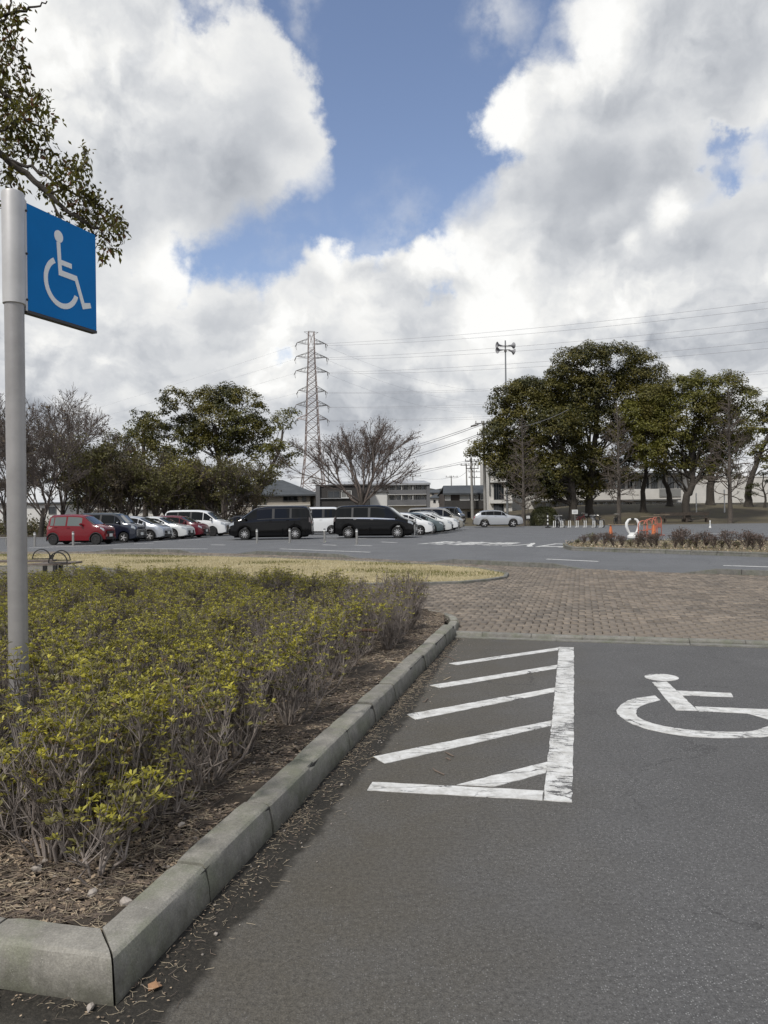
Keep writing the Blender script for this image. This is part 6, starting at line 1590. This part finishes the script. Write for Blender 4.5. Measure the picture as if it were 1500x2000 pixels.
SPEC = {
 'kei': dict(L=3.395, W=1.475, wb=2.495, fo=.46, zb=.20, tr=.285, belt=[(0, .99), (1, .93)],
   top=[(0,.55),(.004,.85),(.012,1.0),(.035,1.48),(.065,1.60),(.12,1.635),(.42,1.655),(.58,1.615),(.64,1.56),(.835,1.08),(.93,1.0),(.975,.93),(.992,.84),(1,.55)],
   win=[(.075,.135),(.15,.345),(.375,.62)], ws=(.655,.825), rw=(.014,.034)),
 'minivan': dict(L=4.695, W=1.73, wb=2.85, fo=.93, zb=.19, tr=.325, belt=[(0, 1.16), (.5, 1.12), (1, 1.02)],
   top=[(0,.5),(.004,.95),(.010,1.12),(.030,1.70),(.055,1.83),(.10,1.875),(.30,1.895),(.55,1.88),(.655,1.82),(.70,1.74),(.855,1.18),(.90,1.10),(.965,1.00),(.988,.90),(1,.5)],
   win=[(.05,.235),(.26,.44),(.47,.645),(.655,.80)], ws=(.71,.85), rw=(.011,.030)),
 'boxvan': dict(L=3.395, W=1.475, wb=2.52, fo=.42, zb=.20, tr=.285, belt=[(0, 1.10), (1, 1.05)],
   top=[(0,.5),(.004,.95),(.010,1.12),(.026,1.74),(.05,1.86),(.1,1.89),(.5,1.90),(.74,1.87),(.79,1.80),(.905,1.18),(.96,1.05),(.99,.92),(1,.5)],
   win=[(.055,.28),(.33,.53),(.57,.74),(.76,.87)], ws=(.80,.895), rw=(.011,.025)),
 'hatch': dict(L=4.02, W=1.695, wb=2.53, fo=.83, zb=.18, tr=.305, belt=[(0, 1.02), (.5, .98), (1, .86)],
   top=[(0,.5),(.006,.85),(.02,1.0),(.09,1.38),(.13,1.46),(.22,1.50),(.45,1.515),(.56,1.475),(.62,1.42),(.83,1.02),(.93,.90),(.975,.80),(.992,.70),(1,.42)],
   win=[(.10,.17),(.19,.375),(.40,.60),(.61,.73)], ws=(.635,.82), rw=(.025,.085)),
 'sedan': dict(L=4.6, W=1.72, wb=2.70, fo=.90, zb=.17, tr=.31, belt=[(0, .95), (.5, .94), (1, .82)],
   top=[(0,.5),(.005,.85),(.02,.96),(.15,1.03),(.29,1.38),(.36,1.45),(.46,1.475),(.54,1.455),(.59,1.41),(.755,1.0),(.93,.86),(.975,.77),(.992,.66),(1,.42)],
   win=[(.235,.30),(.315,.445),(.465,.60),(.605,.68)], ws=(.60,.745), rw=(.16,.28)),
 'suv': dict(L=4.64, W=1.845, wb=2.66, fo=.95, zb=.24, tr=.36, belt=[(0, 1.16), (.5, 1.10), (1, 1.0)],
   top=[(0,.55),(.006,.95),(.018,1.10),(.085,1.36),(.14,1.50),(.20,1.585),(.30,1.63),(.44,1.645),(.53,1.61),(.58,1.56),(.735,1.15),(.93,1.02),(.975,.92),(.992,.80),(1,.5)],
   win=[(.155,.245),(.26,.40),(.42,.565),(.57,.66)], ws=(.59,.725), rw=(.022,.13)),
 'tallwagon': dict(L=3.70, W=1.67, wb=2.49, fo=.70, zb=.19, tr=.29, belt=[(0, 1.08), (1, 1.02)],
   top=[(0,.5),(.005,.95),(.012,1.08),(.030,1.58),(.055,1.69),(.1,1.72),(.40,1.735),(.60,1.715),(.665,1.66),(.70,1.58),(.815,1.14),(.88,1.08),(.965,1.0),(.988,.90),(1,.5)],
   win=[(.06,.16),(.19,.41),(.44,.65),(.66,.755)], ws=(.705,.81), rw=(.013,.030)),
}
def make_car(label, kind, body_m, pos, yaw, group, scale=1.0, rim=rim_m, glass=glass_car, belt_strip=None, spokes=5, roof=None, big_grille=0, arch_trim=None, tail=tail_m, decal=False, rails=False, lamp_w=1.0):
    sp = SPEC[kind]; L, Wd, zb0 = sp['L'], sp['W'], sp['zb']; hw = Wd / 2
    tx = [p[0] * L for p in sp['top']]; tz = [p[1] for p in sp['top']]; bx = [p[0] * L for p in sp['belt']]; bz = [p[1] for p in sp['belt']]
    xf, xr = L - sp['fo'], L - sp['fo'] - sp['wb']; ra = sp['tr'] + .055
    xs = set(np.round(np.linspace(0, L, 46), 3)) | set(np.round(tx, 3))
    for c in (xf, xr): xs |= set(np.round(c + ra * np.cos(np.linspace(0, math.pi, 15)), 3))
    xs = np.array(sorted(x for x in xs if 0 <= x <= L)); keep = [0]
    for i in range(1, len(xs)):
        if xs[i] - xs[keep[-1]] > .006: keep.append(i)
    xs = xs[keep]
    top = lambda x: float(np.interp(x, tx, tz))
    def belt(x): return min(float(np.interp(x, bx, bz)), top(x) - .045)
    def hwid(x):
        t = 2 * x / L - 1; return hw * (1 - .16 * abs(t) ** 7 - .05 * abs(t) ** 2.5)
    def low(x):
        z = zb0 + (.10 * max(0, (abs(2*x/L-1) - .8) / .2) ** 2)
        for c in (xf, xr):
            if abs(x - c) < ra: z = max(z, sp['tr'] + math.sqrt(ra*ra - (x-c)**2))
        return z
    def ring(x):
        w, zl, b, t = hwid(x), low(x), belt(x), top(x); g = max(0, t - b)
        mid = max(zl + .05, zl * .35 + b * .65); wr = w - .035 - min(.17, g * .26)
        return [(0, zl), (w - .10, zl), (w - .012, zl + .035), (w, min(mid, b - .02)), (w - .030, b), (wr, max(b + .01, t - min(.085, g * .45))), (wr - .13, t - .012 * min(1, g * 4)), (0, t)]
    def at(x, s):
        r = ring(x); i = min(int(s), 6); f = s - i; return Vector((x, r[i][0]*(1-f) + r[i+1][0]*f, r[i][1]*(1-f) + r[i+1][1]*f))
    root = empty('car', (0, 0, 0)); tag(root, label, 'car', group)
    O = Vector((-L/2, 0, 0))
    m = MB(); n = len(xs); V = []; F_ = []
    for x in xs:
        r = ring(x); V += [(x - L/2, -y, z) for y, z in r] + [(x - L/2, y, z) for y, z in r[-2:0:-1]]
    K = 14
    for i in range(n - 1):
        for k in range(K): k2 = (k+1) % K; F_.append((i*K+k, (i+1)*K+k, (i+1)*K+k2, i*K+k2))
    F_ += [tuple(range(K)), tuple((n-1)*K + k for k in range(K-1, -1, -1))]
    m.add(V, F_); me = m.mesh('body', 32); bm = bmesh.new(); bm.from_mesh(me); bmesh.ops.recalc_face_normals(bm, faces=bm.faces); bm.to_mesh(me); bm.free()
    body = link('body', me, body_m, root)
    if roof: 
        me.materials.append(roof)
        for p in me.polygons:
            if p.center.z > top(L*.45) - .17 and p.normal.z > -.2: p.material_index = 1
    def patch(name, x0, x1, s0, s1, off, mt, side, nx=8, ns=4, parent=root, fx=None):
        b = MB(); vs = []; cen = Vector((L/2, 0, .8))
        for i in range(nx + 1):
            for j in range(ns + 1):
                x = x0 + (x1-x0)*i/nx; s = s0 + (s1-s0)*j/ns; e = .004
                p = at(x, s); du = at(min(L, x+e), s) - at(max(0, x-e), s); dv = at(x, min(7, s+.02)) - at(x, max(0, s-.02)); nn = du.cross(dv)
                if nn.length > 1e-9: nn.normalize()
                if nn.dot(p - cen) < 0: nn = -nn
                p = p + nn * off + O; vs.append((p.x, -side * p.y, p.z))
        f = [(i*(ns+1)+j, (i+1)*(ns+1)+j, (i+1)*(ns+1)+j+1, i*(ns+1)+j+1) for i in range(nx) for j in range(ns)]
        if side > 0: f = [q[::-1] for q in f]
        return b.add(vs, f).build(name, mt, parent, smooth=60)
    for side in (1, -1):                     # 1: the car's right
        if kind != 'kei': patch('window_band', sp['win'][0][0]*L, sp['win'][-2][1]*L, 4.06, 4.93, .0028, trim_m, side, 14, 3)
        for k, (a, c) in enumerate(sp['win']):
            x0, x1 = a*L, c*L
            while x1 > x0 + .05 and at(x1, 5).z - belt(x1) < .06: x1 -= .02
            if x1 - x0 < .08: continue
            patch('side_window', x0, x1, 4.10, 4.90, .005, glass, side, 8, 3)
        patch('headlight', L*(1 - .070*lamp_w), L*.988, 3.45 if kind not in ('hatch', 'sedan', 'suv') else 3.5, 4.12 if top(L*.95) - belt(L*.95) > .1 else 4.0, .010, lamp_m, side, 5, 3)
        patch('tail_light', .004*L, .030*L, 3.4, 4.0 if kind in ('sedan', 'suv', 'hatch') else 4.25, .010, tail, side, 4, 3)
        if belt_strip: patch('belt_strip', .05*L, .80*L, 3.93, 4.06, .008, belt_strip, side, 14, 1)
        # door seams and handles, mirror
        for c in sp['win'][1:3]:
            p = at(c[0]*L + .10, 3.82) + O; b = MB(); b.box((p.x, -side*(p.y + .012), p.z), (.17, .03, .03)); b.build('door_handle', body_m if not belt_strip else chrome, root)
        xm = sp['win'][-1][1]*L - (.12 if len(sp['win']) > 3 else .02); p = at(xm, 4.15) + O; b = MB(); M = Matrix.Translation((p.x + .05, -side*(p.y + .13), p.z + .07)) @ Matrix.Diagonal((.07, .11, .075, 1)); b.lathe([(.15, -1), (.75, -.7), (1, 0), (.75, .7), (.15, 1)], 10, M); b.box((p.x + .05, -side*(p.y + .02), p.z + .02), (.05, .12, .03)); b.build('wing_mirror', body_m, root, smooth=50)
        if arch_trim:
            for c in (xf, xr):
                b = MB(); b.tube([(c + (ra+.02)*math.cos(t) - L/2, -side*(hwid(c) - .004), max(zb0, sp['tr'] + (ra+.02)*math.sin(t))) for t in np.linspace(-.35, math.pi+.35, 15)], .035, 6); b.build('arch_trim', arch_trim, root)
    patch('windscreen', sp['ws'][0]*L, sp['ws'][1]*L, 5.30, 7.0, .006, glass_clear, 1, 6, 5); patch('windscreen', sp['ws'][0]*L, sp['ws'][1]*L, 5.30, 7.0, .006, glass_clear, -1, 6, 5)
    patch('rear_window', sp['rw'][0]*L, sp['rw'][1]*L, 5.2, 7.0, .006, glass, 1, 5, 4); patch('rear_window', sp['rw'][0]*L, sp['rw'][1]*L, 5.2, 7.0, .006, glass, -1, 5, 4)
    # nose and tail
    fw = hwid(L) * 1.0; x = L/2
    gz = belt(L*.985) - .10
    b = MB(); gh = .16 + big_grille * .42; b.box((x + .004, 0, gz - gh/2), (.05, fw * (1.25 + .2*big_grille), gh)); b.build('grille', trim_m if not big_grille else trim_m, root)
    if big_grille:
        for k in range(5):
            b = MB(); b.box((x + .032, 0, gz - gh * (k + .5) / 5), (.012, fw * 1.4, .022)); b.build('grille_bar', chrome, root)
        for s in (-1, 1): b = MB(); b.box((x + .02, s * fw * .80, gz - gh * .55), (.05, .05, gh * 1.05)); b.build('bumper_trim', chrome, root)
    b = MB(); b.box((x - .01, 0, zb0 + .16), (.06, fw * 1.5, .13)); b.build('lower_intake', trim_m, root)
    b = MB(); b.box((x + .036, 0, zb0 + .30), (.015, .33, .165)); b.build('number_plate', plate_m, root)
    b = MB(); b.box((-x - .012, 0, .80 if kind != 'sedan' else .72), (.02, .33, .165)); b.build('number_plate', plate_m, root)
    b = MB(); b.box((-x - .003, 0, zb0 + .14), (.05, hwid(0)*1.7, .20)); b.build('rear_bumper', trim_m, root)
    if rails:
        for s in (-1, 1): b = MB(); b.tube([at(L*t, 6.0).lerp(at(L*t, 5.4), .5) * 1 + O + Vector((0, 0, .04)) for t in (.18, .3, .45, .55)], .02, 5); b.v = [(q[0], s*abs(q[1]), q[2]) for q in b.v]; b.build('roof_rail', trim_m, root)
    b = MB(); b.box((0, 0, zb0 + .06), (L*.86, Wd*.84, .24)); b.build('underbody', under_m, root)  # near-black underbody, hung lower than the body to add shade beneath the car
    tr = sp['tr']
    for xw in (xf, xr):
        for side in (1, -1):
            M = Matrix.Translation((xw - L/2, -side * (hw - .115), tr)) @ Matrix.Rotation(R(90) * side, 4, 'X')
            b = MB(); b.lathe([(tr*.62, .09), (tr*.66, .105), (tr*.93, .10), (tr, .07), (tr, -.07), (tr*.93, -.10), (tr*.62, -.09)], 22, M); w = b.build('wheel', tyre_m, root, smooth=35)
            b = MB(); b.lathe([(tr*.60, .07), (tr*.655, .10), (tr*.67, .104), (tr*.655, .075), (tr*.60, .03)], 22, M, close=True)
            for k in range(spokes):
                a = 2*math.pi*k/spokes; Q = M @ Matrix.Rotation(a, 4, 'Z'); wsp = tr * (.16 if spokes < 7 else .085); b.box((tr*.34, 0, .082), (tr*.58, wsp, .022), Q)
            b.lathe([(tr*.15, .07), (tr*.15, .10), (tr*.05, .104)], 10, M); b.build('rim', rim, w)
            b = MB(); b.lathe([(tr*.62, .02), (tr*.3, .025)], 16, M); b.build('brake_disc', under_m, w)
    if decal:
        b = MB(); p = at(.085*L, 3.55) + O
        for dx, dz, w, h in ((-.07, .05, .10, .018), (-.05, .0, .05, .02), (-.07, -.05, .10, .018), (.02, -.01, .016, .07), (.05, .02, .05, .016), (.075, -.01, .016, .07), (.105, -.01, .016, .07)): b.box((p.x + dx, -(p.y + .010), p.z + dz), (w, .008, h))
        b.build('decal', plate_m, root)
    root.location = pos; root.rotation_euler = (0, 0, yaw); root.scale = (scale,)*3
    return root

def by_wheel(kind, px, Y, yaw, z=0, sc=1.0):
    """centre of a car whose near front wheel stands under a sight line (car heading right)"""
    sp = SPEC[kind]; x, v = sight(px, 1050); c = Vector((x * Y, Y, 0)); h = Vector((math.cos(yaw), math.sin(yaw), 0)); r = Vector((h.y, -h.x, 0))
    return c - h * (sp['L']/2 - sp['fo']) * sc - r * (sp['W']/2 - .03) * sc
def by_nose(kind, px, Y, yaw, sc=1.0):
    sp = SPEC[kind]; x, v = sight(px, 1040); c = Vector((x * Y, Y, 0)); h = Vector((math.cos(yaw), math.sin(yaw), 0)); r = Vector((h.y, -h.x, 0))
    return c - h * (sp['L']/2) * sc + Vector((-h.y, h.x, 0)) * 0
def build_cars():
    g1 = 'cars parked in the left row'; y1 = R(-8)
    red = mat('car paint deep red', (.150, .005, .010), .2, spec=.3, coat=.5); navy = paint('navy', (.010, .014, .028), .2, .3); silver = paint('silver', (.42, .44, .47), .45, .32); pearl = paint('pearl white', (.60, .61, .60), .1, .3); maroon = mat('car paint maroon', (.11, .008, .016), .2, spec=.3, coat=.5)
    white = paint('white', (.70, .71, .71), 0, .3); black = mat('car paint black', (.003, .003, .0035), .08, spec=.26, coat=.12); slate_ = paint('slate green', (.075, .10, .105), .35, .3); gold = paint('pale grey gold', (.30, .285, .25), .45, .3); darkgrey = paint('dark grey', (.03, .032, .034), .3, .3); forest = paint('black green roof', (.012, .018, .014), .2, .3)
    make_car('deep red small hatchback with a white mark on its rear side', 'kei', red, by_wheel('kei', 187, 39.9, y1), y1, g1, rim=rim_dark, glass=mat('grey glass', (.10, .12, .115), .1, spec=.6, coat=.5), spokes=3, decal=True, arch_trim=trim_m)
    make_car('navy tall wagon with silver wheels beside the red car', 'tallwagon', navy, by_wheel('tallwagon', 241, 42.4, y1), y1, g1, roof=forest, big_grille=.55)
    make_car('silver hatchback between the navy wagon and the white sedan', 'hatch', silver, by_wheel('hatch', 292, 44.8, y1), y1, g1, arch_trim=trim_m)
    make_car('pearl white sedan between the silver hatchback and the maroon car', 'sedan', pearl, by_wheel('sedan', 337, 47.0, y1), y1, g1, spokes=7)
    make_car('maroon hatchback nosing out beside the pearl white sedan', 'hatch', maroon, by_wheel('hatch', 371, 49.4, y1), y1, g1)
    make_car('white minivan with a dark window band at the end of the left row', 'minivan', white, by_wheel('minivan', 415, 52.6, y1, 0, 1.0), y1, g1, rim=rim_dark, big_grille=.45)
    g2 = 'cars parked in the middle rows'
    c = P(527, 1050, 44.3); make_car('black minivan facing left with its tail towards the white van', 'minivan', black, (c.x, 44.3 + .85, 0), R(179.5), g2, 1.06, spokes=10, tail=tail_d)
    c = P(470, 1050, 62); make_car('dark sedan behind the nose of the left facing black minivan', 'sedan', darkgrey, (c.x, 62, 0), R(180), g2)
    c = P(612, 1050, 53.5); make_car('boxy white small van seen between the two black minivans', 'boxvan', white, (c.x + .06, 54.2, 0), R(178), g2, 1.05)
    y2 = R(-10)
    c = P(733, 1050, 44.8); make_car('black minivan facing right with a chrome grille and chrome belt line', 'minivan', black, (c.x, 44.8 + .80, 0), y2, g2, 1.06, spokes=10, belt_strip=chrome, big_grille=1, tail=tail_d)
    g3 = 'noses of the cars beyond the right black minivan'
    make_car('white hatchback nose just beyond the right facing black minivan', 'hatch', white, by_nose('hatch', 847, 49.6, y2), y2, g3, big_grille=.3)
    make_car('slate green car whose dark nose shows beyond the white hatchback', 'hatch', slate_, by_nose('hatch', 868, 52.4, y2), y2, g3)
    make_car('silver white hatchback beyond the slate green car', 'hatch', pearl, by_nose('hatch', 884, 55.0, y2), y2, g3)
    make_car('black roofed tall wagon standing second beyond the black minivan', 'suv', white, by_nose('suv', 896, 58.4, y2), y2, g3, big_grille=.8, roof=black)
    make_car('pale grey gold minivan last in the right row', 'minivan', gold, by_nose('minivan', 906, 61.6, y2, 1.0), y2, g3)
    c = P(975, 1030, 69.5); make_car('silver coupe roofed sport utility car parked alone by the bare tree', 'suv', paint('bright silver', (.46, .47, .48), .6, .3), (c.x, 69.5 + .9, 0), R(-4), 'cars on the far side', rim=rim_m)
    c = P(879, 1030, 84); make_car('small dark boxy car far back before the brown house', 'boxvan', darkgrey, (c.x, 84, mound(c.x, 84) - .05), R(-30), 'cars on the far side')
build_cars()
